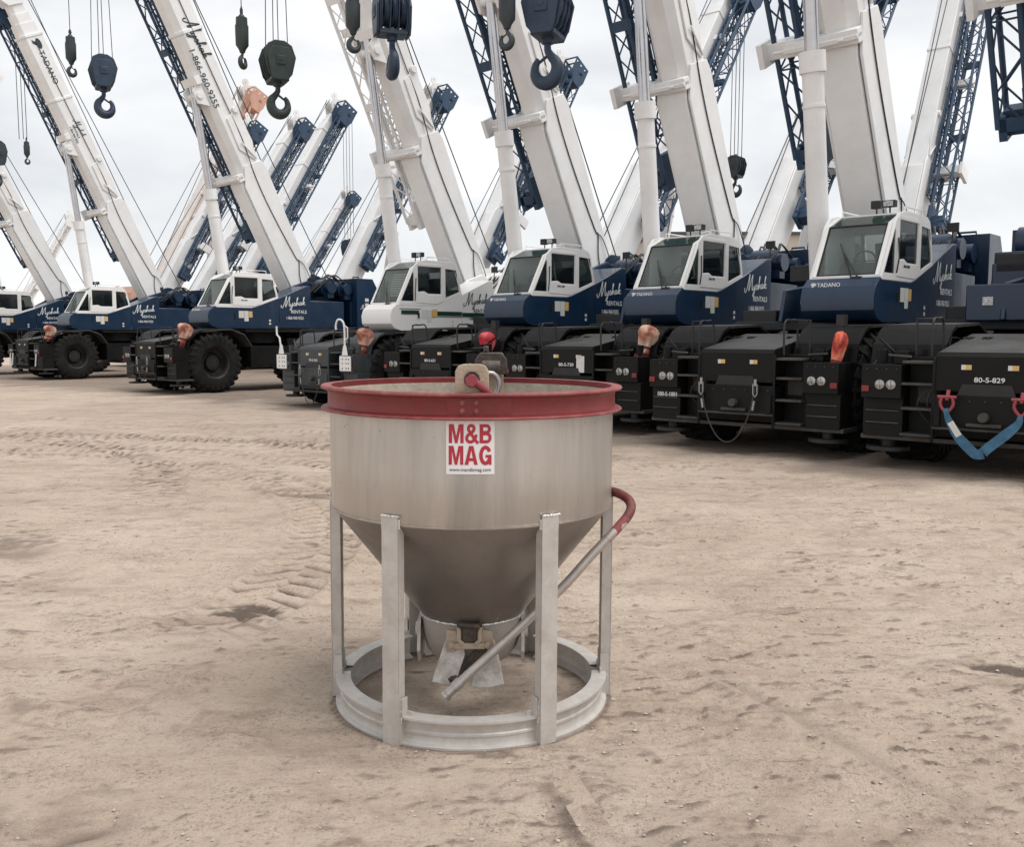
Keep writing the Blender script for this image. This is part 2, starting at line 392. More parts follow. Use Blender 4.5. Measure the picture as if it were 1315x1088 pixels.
    j.box(.52, 1.16, blen + .5, blen + .58, -.36, .1); j.bar((.5, blen + .6, .1), (1.16, blen + 1.6, .1), .05); j.bar((1.16, blen + .6, -.2), (.5, blen + 1.6, -.2), .05)
    j.tube([(.42, blen + 1.2, -.2), (1.26, blen + 1.2, -.2)], .07, 10)
    j.lathe([(.05, .95), (.24, .95), (.24, 1.2), (.05, 1.2)], 'x', (0, blen + 1.0, .1), 18)
    j.build('jib', [J], o, 40)
    hs = MB()
    pts = [(-.415, -.1, -.1), (-.43, .6, .02), (-.425, 1.1, .25), (-.42, 1.3, .18), (-.42, 3, .02), (-.42, 4.2, .0), (-.40, 5.4, .12), (-.375, 6.5, .10), (-.37, 8.5, .06), (-.37, blen - .3, .02)]
    hs.tube(catmull(pts, 5), .014, 5); hs.tube(catmull([(-.415, -.2, .0), (-.5, .2, .3), (-.44, .9, .36), (-.42, 1.15, .2)], 5), .012, 5)
    hs.build('hose', [M['dark']], o, 60)
    return o

def build_cylinder(root, P):
    W = M[P['boom']]
    b = MB()   # local: along +Y from foot
    b.tube([(0, 0, 0), (0, 3.9, 0)], .175, 24); b.tube([(0, 3.75, 0), (0, 4.08, 0)], .215, 24); b.tube([(0, 3.2, 0), (0, 3.25, 0)], .19, 24)
    b.tube([(-.3, 0, 0), (.3, 0, 0)], .16, 14); b.box(-.05, .05, .3, 3.7, .17, .20)
    o = b.build('lift_cylinder', [W], root, 40)
    r = MB(); r.tube([(0, 4.05, 0), (0, 7.2, 0)], .118, 24)
    r.build('piston_rod', [M['chrome']], o, 40)
    p = MB(); p.tube([(.16, .2, .12), (.2, 2, .14), (.16, 3.9, .12)], .018, 6)
    p.build('hose', [M['dark']], o, 60)
    return o

def pose_boom(root, e, reach):
    """set boom angle, swing the cylinder to it, string ropes; returns tip in root space"""
    for c in root.children:
        if c.name.startswith('boom'): c.rotation_euler = (R(e), 0, 0); bo = c
        if c.name.startswith('lift_cylinder'): cy = c
    ce, se = math.cos(R(e)), math.sin(R(e))
    def W(x, L, u): return Vector((x, PY + L * ce - u * se, PZ + L * se + u * ce))
    f = Vector((0, .95, 2.35)); a = W(0, 7.0, -.62)
    cy.location = f; cy.rotation_euler = (math.atan2(a.z - f.z, a.y - f.y), 0, 0)
    L = reach
    m = MB()
    for x, yb, zb in ((-.12, -2.15, 3.55), (.14, -2.75, 3.5)):
        m.tube([(x, yb - (.5 if x > 0 else .1), zb), W(x, L - .1, .72)], .017, 5)
    m.build('hoist_rope', [M['rope']], root)
    return W

def build_cab(root, P):
    up, lo = M[P['cab']], M[P['body']]
    x0, x1 = -1.56, -.42
    # silhouettes in (y,z)
    full_up = [(.14, 2.98), (.22, 3.3), (.30, 3.62), (.36, 3.76), (.50, 3.83), (1.45, 3.84), (1.72, 3.78), (1.88, 3.62), (2.0, 3.35), (2.36, 2.70), (2.36, 2.62), (1.15, 2.62), (1.0, 2.66)]
    low = [(.14, 2.98), (1.0, 2.655), (1.15, 2.615), (2.36, 2.615), (2.42, 2.66), (2.60, 2.52), (2.66, 2.36), (2.64, 2.16), (2.52, 2.04), (2.3, 1.98), (.14, 1.98)]
    c = MB()
    c.prism(low, 'x', x0, x1, 1)
    q = [(2.29, 2.74), (1.86, 2.74), (1.86, 3.46), (1.90, 3.50), (1.96, 3.38)]
    d = [(1.72, 2.99), (1.50, 3.01), (1.36, 2.95), (.90, 2.95), (.90, 3.66), (1.72, 3.66)]
    rr = [(.74, 2.85), (.23, 3.03), (.26, 3.2), (.40, 3.62), (.74, 3.64)]
    c.holed(full_up, [q, d, rr], 'x', x0, x0 + .05)
    c.holed(full_up, [q, rr], 'x', x1 - .05, x1)
    # roof, rear wall and pillars between the two sides
    c.box(x0 + .05, x1 - .05, .42, 1.42, 3.76, 3.832); c.box(x0 + .05, x1 - .05, .15, .2, 2.66, 3.1)
    c.add([(x0 + .05, .30, 3.60), (x1 - .05, .30, 3.60), (x1 - .05, .42, 3.82), (x0 + .05, .42, 3.82)], [(0, 1, 2, 3)])
    for xx in (x0 + .05, x1 - .11):
        c.bar((xx + .03, 2.345, 2.68), (xx + .03, 1.87, 3.60), .06, .07); c.bar((xx + .03, 1.87, 3.6), (xx + .03, 1.44, 3.80), .06, .05)
    c.bar((x0 + .05, 2.335, 2.67), (x1 - .05, 2.335, 2.67), .07, .07)
    cab = c.build('cab', [up, lo], root, 30, .018)
    g = MB(); g.add([(x0 + .10, 2.335, 2.71), (x1 - .10, 2.335, 2.71), (x1 - .10, 1.90, 3.58), (x0 + .10, 1.90, 3.58)], [(0, 1, 2, 3)])
    # dark seal round the glass
    g2 = MB()
    cs = [Vector((x0 + .115, 2.345, 2.715)), Vector((x1 - .115, 2.345, 2.715)), Vector((x1 - .115, 1.90, 3.59)), Vector((x0 + .115, 1.90, 3.59))]
    for i in range(4): g2.tube([cs[i], cs[(i + 1) % 4]], .018, 5)
    ws = g.build('windscreen', [M['screen']], cab); 
    g2.build('window_seal', [M['dark']], cab)
    g = MB(); g.add([(x0 + .10, 1.86, 3.61), (x1 - .10, 1.86, 3.61), (x1 - .10, 1.44, 3.805), (x0 + .10, 1.44, 3.805)], [(0, 1, 2, 3)])
    g.build('roof_window', [M['roofglass']], cab)
    for poly in (q, rr):
        for xx in (x0 + .022, x1 - .022):
            w = MB(); w.prism(poly, 'x', xx - .004, xx + .004); w.build('window', [M['glass']], cab)
    dp = MB(); xx = x0 - .012
    dp.holed([(1.80, 2.70), (1.02, 2.68), (.83, 2.76), (.83, 3.70), (.88, 3.74), (1.76, 3.74), (1.80, 3.70)], [[(1.73, 2.98), (1.50, 3.0), (1.36, 2.94), (.89, 2.94), (.89, 3.67), (1.73, 3.67)]], 'x', xx, xx + .03)
    door = dp.build('door', [up], cab, None, .006)
    # (kept on the cab so the tree stays three levels deep)
    w = MB(); w.prism(d, 'x', x0 + .018, x0 + .026); w.build('window', [M['glass']], cab)
    hd = MB(); hd.box(x0 - .035, x0 - .002, 1.70, 1.74, 2.30, 2.44); hd.build('door_handle', [M['dark']], cab); hd = MB(); hd.tube([(x0 - .02, 1.84, 2.75), (x0 - .06, 1.86, 3.0), (x0 - .02, 1.80, 3.35)], .012, 6)
    hd.build('grab_handle', [M['dark']], cab)
    it = MB()
    it.box(-1.22, -.78, .55, 1.05, 2.62, 2.86); it.obox((-1.0, .52, 3.1), (.46, .12, .62), Matrix.Rotation(R(-10), 3, 'X'))
    it.box(-.80, -.6, .6, 1.3, 2.62, 2.95); it.box(-1.35, -1.24, .7, 1.3, 2.62, 2.92); it.obox((-1.0, 1.85, 2.78), (.6, .12, .32), Matrix.Rotation(R(25), 3, 'X'))
    it.build('seat', [M['seat']], cab); it = MB(); it.tube([(-1.0, 1.62, 3.0), (-1.0, 1.8, 2.8)], .03, 6); it.tube([(-1.17, 1.62, 3.0), (-.83, 1.62, 3.0)], .012, 5); it.lathe([(.17, -.012), (.19, 0), (.17, .012), (.155, 0), (.17, -.012)], 'y', (-1.0, 1.62, 3.0), 20)
    it.build('steering_wheel', [M['seat']], cab)
    wp = MB()
    wp.tube([(-1.2, 2.42, 2.68), (-.88, 2.18, 3.12)], .014, 5); wp.tube([(-1.12, 2.42, 2.62), (-.92, 2.22, 3.05)], .01, 5); wp.bar((-.98, 2.29, 2.90), (-.8, 2.10, 3.28), .02); wp.box(-1.26, -1.1, 2.36, 2.44, 2.60, 2.68)
    wp.build('wiper', [M['dark']], cab)
    if P.get('slats'):
        bl = MB()  # row of thin pale slats just inside the windscreen
        for i in range(10):
            t = .20 + i * .072
            y = 2.335 + (1.90 - 2.335) * t - .05; z = 2.71 + (3.58 - 2.71) * t
            bl.box(x0 + .16, x1 - .45, y - .012, y + .012, z - .012, z + .016)
        bl.build('screen_slats', [M['label']], cab)
    wl = MB()
    wl.box(-1.36, -1.16, 1.30, 1.42, 3.94, 4.06); wl.box(-1.12, -.98, 1.30, 1.42, 3.93, 4.07); wl.tube([(-1.26, 1.34, 3.84), (-1.26, 1.34, 3.95)], .015, 6); wl.tube([(-1.05, 1.34, 3.84), (-1.05, 1.34, 3.95)], .015, 6)
    l1 = wl.build('work_light', [M['dark']], cab, None, .01)
    ll = MB(); ll.box(-1.335, -1.185, 1.421, 1.428, 3.955, 4.045); ll.build('lamp_glass', [M['lamp']], cab)
    rl = MB(); rl.tube([(-1.5, .55, 3.84), (-1.5, .55, 3.93), (-1.5, 1.35, 3.93), (-1.5, 1.35, 3.84)], .012, 6); rl.tube([(-.5, .55, 3.84), (-.5, .55, 3.93), (-.5, 1.35, 3.93), (-.5, 1.35, 3.84)], .012, 6)
    rl.tube(catmull([(-1.3, .9, 3.84), (-1.25, 1.0, 3.95), (-1.2, 1.2, 3.9), (-1.26, 1.3, 4.0)], 5), .009, 5)
    rl.build('roof_rail', [up], cab)
    patches('decal', cab, [(x0 - .006, x0 - .002, 1.42, 1.60, 2.30, 2.52, 'label'), (x0 - .0065, x0 - .002, 1.26, 1.41, 2.20, 2.52, 'label'), (x0 - .006, x0 - .002, 1.12, 1.25, 2.32, 2.51, 'amber'),
        (x0 - .006, x0 - .002, .45, .52, 2.1, 2.16, 'label'), (x0 - .006, x0 - .002, .45, .52, 2.2, 2.26, 'label')])
    remap_cab(cab, P.get('hi', 3.71))
    return cab

def remap_cab(cab, hi):
    def f(z): return z if z < 1.98 else (z if z < 2.60 else 2.60 + (z - 2.60) * (hi - 2.60) / 1.24)
    for o in [cab] + list(cab.children):
        for v in o.data.vertices: v.co.z = f(v.co.z)
        o.data.update()

def build_upper(root, P):
    B = M[P['body']]; D = M['dark']
    u = MB()
    u.lathe([(0, 1.5), (.95, 1.5), (.95, 1.9), (0, 1.9)], 'z', (0, 0, 0), 32, 1)
    u.box(-1.45, 1.45, -3.2, 1.3, 1.86, 2.02, 1)
    u.prism([(.12, 1.99), (.12, 2.95), (-.95, 3.38), (-1.12, 3.38), (-1.12, 1.99)], 'x', -1.54, -.62, 0)      # left machinery cover
    u.box(-1.46, -.62, -2.55, -1.12, 1.99, 2.9, 0)
    u.box(.62, 1.25, -2.5, -.6, 1.99, 2.6, 0); u.box(.7, 1.35, -.4, 1.2, 1.99, 2.22, 1)
    for s in (-1, 1):
        u.prism([(1.5, 2.0), (1.35, 2.55), (.2, 2.7), (-1.2, 3.45), (-1.75, 3.62), (-2.1, 3.5), (-2.9, 2.9), (-2.9, 2.0)], 'x', s * .44, s * .52, 0)
        u.tube([(s * .42, PY, PZ), (s * .6, PY, PZ)], .22, 14, 0)
    u.box(.5, .95, -1.1, .2, 2.75, 3.05, 1); u.box(.9, 1.4, -2.2, -1.4, 2.75, 3.2, 0)
    o = u.build('upper_frame', [B, D], root, 30, .02)
    wn = MB()
    for y, z, r in ((-2.15, 3.38, .33), (-2.85, 3.34, .31)):
        wn.tube([(-.98, y, z), (.98, y, z)], r * .7, 16, 0)
        for x0, x1, rr in ((-.42, -.36, r * 1.35), (.36, .42, r * 1.35), (-1.1, -.62, r * .9), (-1.34, -1.1, r * .6), (.62, 1.2, r * .9)): wn.tube([(x0, y, z), (x1, y, z)], rr, 18, 0)
        wn.lathe([(r * 1.05 + .014 * math.cos(i * math.pi), -.35 + i * .0145) for i in range(49)], 'x', (0, y, z), 16, 1)
        wn.box(-1.28, -1.0, y - .12, y + .12, z - .35, z, 0)
    for i in range(6):
        a = random.uniform(-1.2, -.6); wn.tube(catmull([(a, -2.9, 3.5), (a + .1, -2.5, 3.75 + random.random() * .1), (a - .05, -2.0, 3.6), (a + .1, -1.6, 3.2)], 5), .022, 5, 1)
    wn.build('winch', [B, D], root, 40)
    cw = MB()
    cw.prism([(-3.05, 2.05), (-3.05, 3.72), (-3.75, 3.72), (-3.95, 3.4), (-3.95, 2.4), (-3.7, 2.05)], 'x', -1.55, 1.55)
    cw.box(-1.3, -.7, -3.05, -2.95, 2.1, 2.9)
    cw.tube([(-1.2, -3.4, 3.7), (-1.2, -3.4, 3.8), (-.9, -3.4, 3.8), (-.9, -3.4, 3.7)], .025, 6)
    c = cw.build('counterweight', [B], root, 30, .03)
    patches('decal', c, [(-1.556, -1.552, -3.56, -3.4, 2.75, 2.87, 'label'), (-1.556, -1.552, -3.56, -3.4, 2.93, 3.04, 'label'), (-1.556, -1.552, -3.62, -3.4, 2.35, 2.48, 'label')])
    mr = MB(); mr.box(-1.5, -1.3, -1.35, -1.3, 3.62, 3.78); mr.tube([(-1.4, -1.3, 3.3), (-1.4, -1.32, 3.64)], .015, 6)
    mr.build('mirror', [D], root)
    return o

def build_carrier(root, P):
    K = M[P['carrier']]; Dk = M['deck']
    c = MB()
    c.box(-.62, .62, -4.0, 3.5, .95, 1.5, 0)
    # front bumper / outrigger box
    c.prism([(3.45, .62), (3.5, .5), (3.82, .5), (3.9, .6), (3.9, 1.04), (3.45, 1.04)], 'x', -.62, .62, 0)
    for s in (-1, 1):
        a, b2 = sorted((s * .63, s * 1.03)); c.box(a, b2, 3.1, 3.55, .46, 1.5, 0)
        for z in (.48, .82, 1.14, 1.42): c.box(a, b2, 3.52, 3.86, z, z + .035, 1)
        a, b2 = sorted((s * 1.04, s * 1.56)); c.box(a, b2, 3.2, 3.84, .96, 1.40, 0); c.box(a, b2, 3.3, 3.74, .45, .955, 0)
        c.box(s * 1.3 - .28, s * 1.3 + .28, 3.0, 3.2, .5, 1.5, 0)
        c.tube([(s * .62, 3.88, .42), (s * .62, 3.88, 1.5)], .022, 6, 0)
    c.box(-1.6, 1.6, 3.2, 3.7, .40, .46, 1)
    # rear end
    c.box(-1.5, 1.5, -4.3, -3.6, .6, 1.4, 0); c.box(-1.1, 1.1, -4.1, -2.2, 1.4, 1.85, 0); c.box(-1.6, 1.6, -3.9, -3.75, .4, .62, 1)
    for s in (-1, 1):
        a, b2 = sorted((s * .7, s * 1.55)); c.box(a, b2, -1.25, 1.2, .75, 1.42, 0)
        c.box(s * 1.2 - .3, s * 1.2 + .3, -.9, -.2, 1.42, 1.66, 0)
        c.tube([(s * .5, .3, .8), (s * 1.6, .4, .72)], .05, 8, 0)
    c.box(-.3, .3, 2.2, 2.7, .7, 1.0, 0); c.tube([(-1.1, 2.45, .93), (1.1, 2.45, .93)], .16, 12, 0); c.tube([(-1.1, -2.45, .93), (1.1, -2.45, .93)], .16, 12, 0)
    for i in range(14):
        x = random.uniform(-1.3, 1.3); y = random.uniform(1.2, 3.0); w = random.uniform(.06, .2)
        c.box(x - w, x + w, y - .12, y + .12, 1.3, 1.3 + random.uniform(.2, .5), 0)
    for i in range(8):
        x = random.uniform(-1.2, 1.2); c.tube(catmull([(x, 3.1, 1.4), (x + .1, 2.9, 1.75), (x - .1, 2.3, 1.6), (x, 1.6, 1.7)], 4), .02, 5, 0)
    rn = random.Random(5)
    for s in (-1, 1):
        for z in (.62, .78): c.box(min(s * 1.08, s * 1.52), max(s * 1.08, s * 1.52), 3.74, 3.765, z, z + .02, 1)
        for q in range(4): c.tube([(s * (1.1 + q * .13), 3.84, 1.34), (s * (1.1 + q * .13), 3.855, 1.34)], .012, 6, 1)
        c.bar((s * 1.06, 3.62, 1.42), (s * 1.5, 3.4, 1.74), .03, .03, 0); c.box(s * 1.14 - .09, s * 1.14 + .09, 3.3, 3.6, 1.41, 1.58, 0); c.tube([(s * 1.40, 3.55, 1.42), (s * 1.40, 3.55, 1.60)], .07, 10, 0)
        c.tube([(s * 1.0, 3.6, 1.5), (s * 1.3, 3.6, 1.52)], .02, 6, 1)
        for q in range(5):
            x = s * rn.uniform(.66, 1.5); c.tube(catmull([(x, 3.5, 1.45), (x + rn.uniform(-.1, .1), 3.66, 1.2), (x + rn.uniform(-.15, .15), 3.7, .9), (x + rn.uniform(-.1, .1), 3.6, .6)], 5), rn.uniform(.010, .018), 5, 1)
        c.box(s * .8 - .12, s * .8 + .12, 3.42, 3.56, .9, 1.12, 1)
    for q in range(7): c.tube([(-.54 + q * .18, 3.9, .97), (-.54 + q * .18, 3.915, .97)], .013, 6, 1)
    c.box(-.62, .62, 3.9, 3.915, .60, .63, 1); c.box(-.60, -.52, 3.9, 3.93, .64, .92, 0); c.box(.52, .60, 3.9, 3.93, .64, .92, 0); c.box(-.2, .2, 3.9, 3.96, .66, .70, 1); c.tube([(0, 3.9, .78), (0, 4.0, .78)], .06, 12, 1)
    car = c.build('chassis', [K, Dk], root, 30, .012)
    h = MB()
    h.prism([(3.88, 1.09), (3.88, 1.52), (3.84, 1.57), (2.5, 1.80), (2.2, 1.80), (2.2, 1.09)], 'x', -.60, .60, 0)
    h.add([(-.585, 3.83, 1.575), (.585, 3.83, 1.575), (.585, 2.5, 1.804), (-.585, 2.5, 1.804)], [(0, 1, 2, 3)], 1)
    h.prism([(-.34, 1.03), (.34, 1.03), (.28, 1.18), (-.28, 1.18)], 'y', 3.885, 3.888, 2)
    for q in range(6): h.box(-.22, .22, 3.878, 3.884, 1.22 + q * .028, 1.232 + q * .028, 2) if False else h.box(-.605, -.600, 2.5, 3.6, 1.2 + q * .05, 1.22 + q * .05, 2)
    hd = h.build('hood', [K, Dk, M['dark']], root, 30, .01)
    for x in (-.28, .25):
        dc = MB(); dc.box(x - .07, x + .0, 3.883, 3.886, 1.36, 1.42, 0); dc.box(x, x + .05, 3.883, 3.886, 1.36, 1.42, 1); dc.build('decal', [M['amber'], M['label']], hd)
    for s in (-1, 1):
        a, b2 = sorted((s * .66, s * 1.62))
        for sg, off in ((1, 0), (-1, -.2)):
            f = MB(); arc = [(3.38, 1.40), (3.30, 1.66), (3.08, 1.86), (2.9, 1.925)]
            poly_ = arc + [(y - .012, z - .045) for y, z in arc[::-1]]
            f.prism([(sg * y + off, z) for y, z in poly_], 'x', a, b2, 1)
            arc = [(2.9, 1.93), (1.9, 1.965), (1.45, 1.80), (1.2, 1.45)]
            poly_ = arc + [(y, z - .04) for y, z in arc[::-1]]
            f.prism([(sg * y + off, z) for y, z in poly_], 'x', a, b2, 0)
            for q in range(5): f.box(min(s * .7, s * .74) + s * q * .2, max(s * .7, s * .74) + s * q * .2, sg * 3.36 + off - .02, sg * 3.36 + off + .02, 1.42, 1.6, 1)
            f.build('fender', [Dk, K], root, 30)
        gr = MB(); gr.tube(catmull([(s * .70, 3.75, 1.5), (s * .70, 3.75, 1.95), (s * .70, 3.55, 2.0), (s * .70, 3.35, 1.96), (s * .70, 3.3, 1.5)], 5), .016, 6); gr.tube([(s * .98, 3.5, 1.5), (s * .98, 3.5, 2.0), (s * .72, 3.5, 2.0)], .016, 6)
        gr.build('handrail', [M['dark']], root, 60)
        for k in (0, 1):
            L = MB(); x = s * (1.17 + k * .145)
            L.lathe([(.0, .022), (.025, .018), (.045, .008), (.054, 0), (.062, .0), (.066, -.02)], 'y', (x, 3.85, 1.14), 20)
            L.box(x - .008, x + .008, 3.872, 3.884, 1.08, 1.20)
            L.build('headlight', [M['lamp']], root, 50)
        L = MB(); L.box(s * 1.50 - .05, s * 1.50 + .05, 3.84, 3.865, 1.04, 1.12); L.build('marker_light', [M['lampred']], root, None, .008)
        pl = MB(); pl.tube([(s * 1.3, 3.5, .45), (s * 1.3, 3.5, .30)], .09, 12); pl.tube([(s * 1.3, 3.5, .30), (s * 1.3, 3.5, .25)], .28, 20)
        pl.build('outrigger_pad', [M['dark']], root, 40)
    # wheels
    tm = None
    for i, (sx, y, st) in enumerate(((-1, 2.45, 0), (1, 2.45, 0), (-1, -2.45, 0), (1, -2.45, 0))):
        if tm is None:
            w = MB(); w.lathe([(0, -.16), (.22, -.16), (.24, -.05), (.24, .1)], 'x', (0, 0, 0), 24)
            for k in range(12):
                a = k * R(30); w.tube([(-.19, .17 * math.cos(a), .17 * math.sin(a)), (-.15, .17 * math.cos(a), .17 * math.sin(a))], .018, 6)
            wm = w.mesh('wheel', [M['rim']], 40)
            r_ = MB(); r_.lathe([(.2, -.06), (.28, -.02), (.34, -.10), (.42, -.10), (.44, -.30), (.48, -.34), (.50, -.30), (.48, .3), (.2, .3)], 'x', (0, 0, 0), 40)
            for k in range(10):
                a = k * R(36); r_.tube([(-.13, .37 * math.cos(a), .37 * math.sin(a)), (-.08, .37 * math.cos(a), .37 * math.sin(a))], .03, 8)
            rm = r_.mesh('rim', [M['rim']], 40)
            t = MB(); t.lathe([(.47, -.30), (.50, -.36), (.60, -.375), (.74, -.37), (.84, -.34), (.87, -.27), (.88, 0), (.87, .27), (.84, .34), (.74, .37), (.60, .375), (.50, .36), (.47, .3)], 'x', (0, 0, 0), 56)
            for k in range(26):
                for s2 in (-1, 1):
                    a = (k + .5 * (s2 > 0)) * 2 * math.pi / 26; h = .055
                    def Q(x, r, aa): return (s2 * x, r * math.cos(aa), r * math.sin(aa))
                    for (xa, xb, ra0, ra1, rb0, rb1, sk) in ((.02, .29, .87, .93, .865, .93, .12), (.29, .385, .83, .93, .70, .80, .0)):
                        aa = a + (.12 if xa < .1 else .0); 
                        vs = [Q(xa, ra0, aa - h), Q(xa, ra1, aa - h * .8), Q(xa, ra1, aa + h * .8), Q(xa, ra0, aa + h), Q(xb, rb0, a - h), Q(xb, rb1, a - h * .8), Q(xb, rb1, a + h * .8), Q(xb, rb0, a + h)]
                        t.add(vs, [(0, 1, 2, 3), (4, 7, 6, 5), (0, 4, 5, 1), (1, 5, 6, 2), (2, 6, 7, 3), (0, 3, 7, 4)])
            tm = t.mesh('tyre', [M['tyre']], 35)
        o = bpy.data.objects.new('wheel', wm); COL.objects.link(o); o.parent = root; o.location = (sx * 1.25, y, .925); o.rotation_euler = (random.random() * 6, 0, 0 if sx < 0 else math.pi)
        for nm, mm in (('rim', rm), ('tyre', tm)):
            k = bpy.data.objects.new(nm, mm); COL.objects.link(k); k.parent = o

def lettering(root, geo, m, name='lettering', parent_kind=None):
    par = root
    for c in root.children:
        if parent_kind and c.name.split('.')[0] == parent_kind: par = c
    mb = MB()
    for g in geo: mb.add(*g)
    me = bpy.data.meshes.new(name); me.from_pydata(mb.v, [], mb.f); me.materials.append(M[m])
    o = bpy.data.objects.new(name, me); COL.objects.link(o); o.parent = par
    return o

def build_crane(P, label):
    root = empty('mobile_crane'); root['category'] = 'mobile crane'; root['label'] = label
    build_carrier(root, P); build_upper(root, P); build_cab(root, P); build_boom(root, P); build_cylinder(root, P)
    if P['cab'] != 'orange':
        ink = P['ink']
        g1 = script_geo(.23); g2 = text_geo('RENTALS', .15, .003); g3 = text_geo('1-866-960-9255', .135, .003, .78)
        lettering(root, [left_face(g1, -1.543, -.42, 2.78), left_face(shift(g2, .12, 0), -1.543, -.52, 2.52), left_face(g3, -1.543, -.48, 2.32)], ink)
        lettering(root, [left_face(script_geo(.10), -1.552, -3.4, 2.72)], ink, parent_kind='counterweight')
    return root

PB = dict(boom='white', jib='blue2', cab='white2', body='blue', carrier='black', ink='inkwhite')
PW = dict(boom='white', jib='white', cab='white2', body='white2', carrier='grey', ink='inkdark', slats=1, hi=3.80)
PO = dict(boom='whiteorange', jib='orange', cab='orange', body='orange', carrier='dark', ink='inkdark')
proto = build_crane(PB, '')
white_crane = build_crane(PW, '')

TH = 42.
def put(root, x, y, th=TH, s=1.):
    root.location = (x, y, 0); root.rotation_euler = (0, 0, math.pi - R(th)); root.scale = (s, s, s)
def to_world(root, p):
    x, y, _ = root.location; s = root.scale[0]; a = root.rotation_euler[2]
    return Vector((x + s * (p[0] * math.cos(a) - p[1] * math.sin(a)), y + s * (p[0] * math.sin(a) + p[1] * math.cos(a)), s * p[2]))

front = [  # x, y, elevation, scale, label
 ('C1', -22.6, 43.7, 63.5, 1.0, 'white and blue crane cut by the left edge, farthest of the front row'),
 ('C2', -16.8, 40.0, 64.5, 1.0, 'white and blue crane with a complete boom in view, second from the left edge'),
 ('C3', -8.56, 31.4, 63, 1.0, 'white and blue crane with large dark phone number running down its boom'),
 ('C5', .85, 22.9, 63, 1.0, 'white and blue crane just right of the all-white crane, behind the bucket rim'),
 ('C6', 3.6, 20.2, 65, 1.0, 'white and blue crane behind the right edge of the bucket, peach bag on its corner'),
 ('C7', 5.95, 16.9, 62.5, 1.0, 'nearest crane with its whole cab in view, wide windscreen turned to the camera'),
 ('C8', 8.4, 14.3, 62.5, 1.0, 'crane at the right edge, black nose numbered 80-S-829 with a blue sling')]
CR = {}; WF = {}
GF = 'rough terrain cranes parked in the front row'
for i, (k, x, y, e, s, lab) in enumerate(front):
    o = proto if i == 0 else copy_tree(proto)
    put(o, x, y, TH, s); tag(o, lab, 'mobile crane', GF); CR[k] = o
for k, x, y, e, s, lab in front: WF[k] = pose_boom(CR[k], e, 13.1)
put(white_crane, -2.3, 25.2, TH, .95); tag(white_crane, 'all-white crane with green stripe on its cab and a grey carrier', 'mobile crane', GF)
CR['C4'] = white_crane; WF['C4'] = pose_boom(white_crane, 63.5, 13.1)

back = [
 (-19.19, 55.3, 60, 1.0, 'first back-row boom from the left, its tip under the orange crane tip'),
 (-16.15, 52.3, 56.5, 1.0, 'second back-row boom from the left, between two similar raised booms'),
 (-13.09, 49.3, 58, 1.0, 'back-row boom whose blue jib tip stands tallest left of the white crane'),
 (-7.29, 46.3, 58.5, 1.0, 'back-row boom crossing behind the all-white crane boom'),
 (-1.08, 41.3, 58, 1.0, 'back-row boom, its blue tip right of the largest hook block'),
 (4.9, 37.3, 55, 1.22, 'back-row boom with small dark hook block hanging beside its blue lattice jib'),
 (9.76, 34.3, 54, 1.18, 'back-row boom mostly hidden behind the nearest whole crane boom'),
 (13.31, 31.3, 65.5, 1.0, 'wide back-row white boom with long blue jib at the right side')]
SK = ('headlight', 'marker_light', 'handrail', 'decal', 'lettering', 'hoist_rope', 'outrigger_pad', 'wiper', 'seat', 'steering_wheel', 'lamp_glass', 'window_seal', 'piston_rod')
BK = []
for x, y, e, s, lab in back:
    o = copy_tree(proto, None, SK); put(o, x, y, 222., s); tag(o, lab, 'mobile crane', 'cranes in the back row leaning to the right')
    w = pose_boom(o, e, 13.1); BK.append((o, w))
orange = build_crane(PO, ''); put(orange, -23.9, 69.5, 222., 1.36); tag(orange, 'far crane with an orange and white boom tip above the back row', 'mobile crane')
pose_boom(orange, 63, 13.1)
far = copy_tree(white_crane, None, SK)
put(far, -49.5, 97, 235., .95); tag(far, 'far white crane seen low between the two leftmost cabs', 'mobile crane'); pose_boom(far, 62, 13.1)
far2 = copy_tree(white_crane, None, SK)
put(far2, -49.2, 79, 222., 1.6); tag(far2, 'pale far crane boom behind the crane tip at the upper left corner', 'mobile crane'); pose_boom(far2, 66, 13.1)
far3 = copy_tree(proto, None, SK)
put(far3, -15.2, 66, 222., .86); tag(far3, 'small far boom with blue tip just left of the white crane cylinder', 'mobile crane', 'cranes in the back row leaning to the right'); pose_boom(far3, 55, 13.1)

for o_ in (CR['C8'],):
    b = MB(); b.box(.15, 1.0, .2, 1.45, 1.99, 2.52); b.prism([(.2, 2.53), (.2, 2.9), (-1.2, 3.0), (-1.2, 2.53)], 'x', .2, 1.0); b.build('side_box', [M['blue']], o_, 30, .02)
    b = MB(); b.box(.62, .76, 1.452, 1.47, 2.22, 2.34); b.build('work_light', [M['lamp']], o_)
# ---- per-crane lettering
def boom_text(root, geos, ink='inkdark'): lettering(root, geos, ink, 'lettering', 'boom')
big = [left_face(script_geo(.30, .10), -.36, 8.55, .06), left_face(text_geo('1-866-960-9255', .30, .006, .95), -.36, 7.4, -.26)]
boom_text(CR['C3'], big)
boom_text(CR['C2'], [left_face(script_geo(.17), -.36, 7.6, .10), left_face(text_geo('RENTALS', .13, .002), -.36, 7.5, -.08), left_face(text_geo('1-866-960-9255', .13, .002, .8), -.36, 7.4, -.22),
                     left_face(text_geo('TADANO', .30, .006), -.36, 10.0, .05)])
def logo(s):
    out = []
    a = [(math.cos(t * R(20)) * s, math.sin(t * R(20)) * s * .55 + s * .3, .002) for t in range(18)]
    b = [(-.9 * s, -.8 * s, .002), (-.2 * s, -.8 * s, .002), (.6 * s, .2 * s, .0025), (-.1 * s, .2 * s, .0025)]
    return [(a, [tuple(range(18))]), (b, [(0, 1, 2, 3)])]
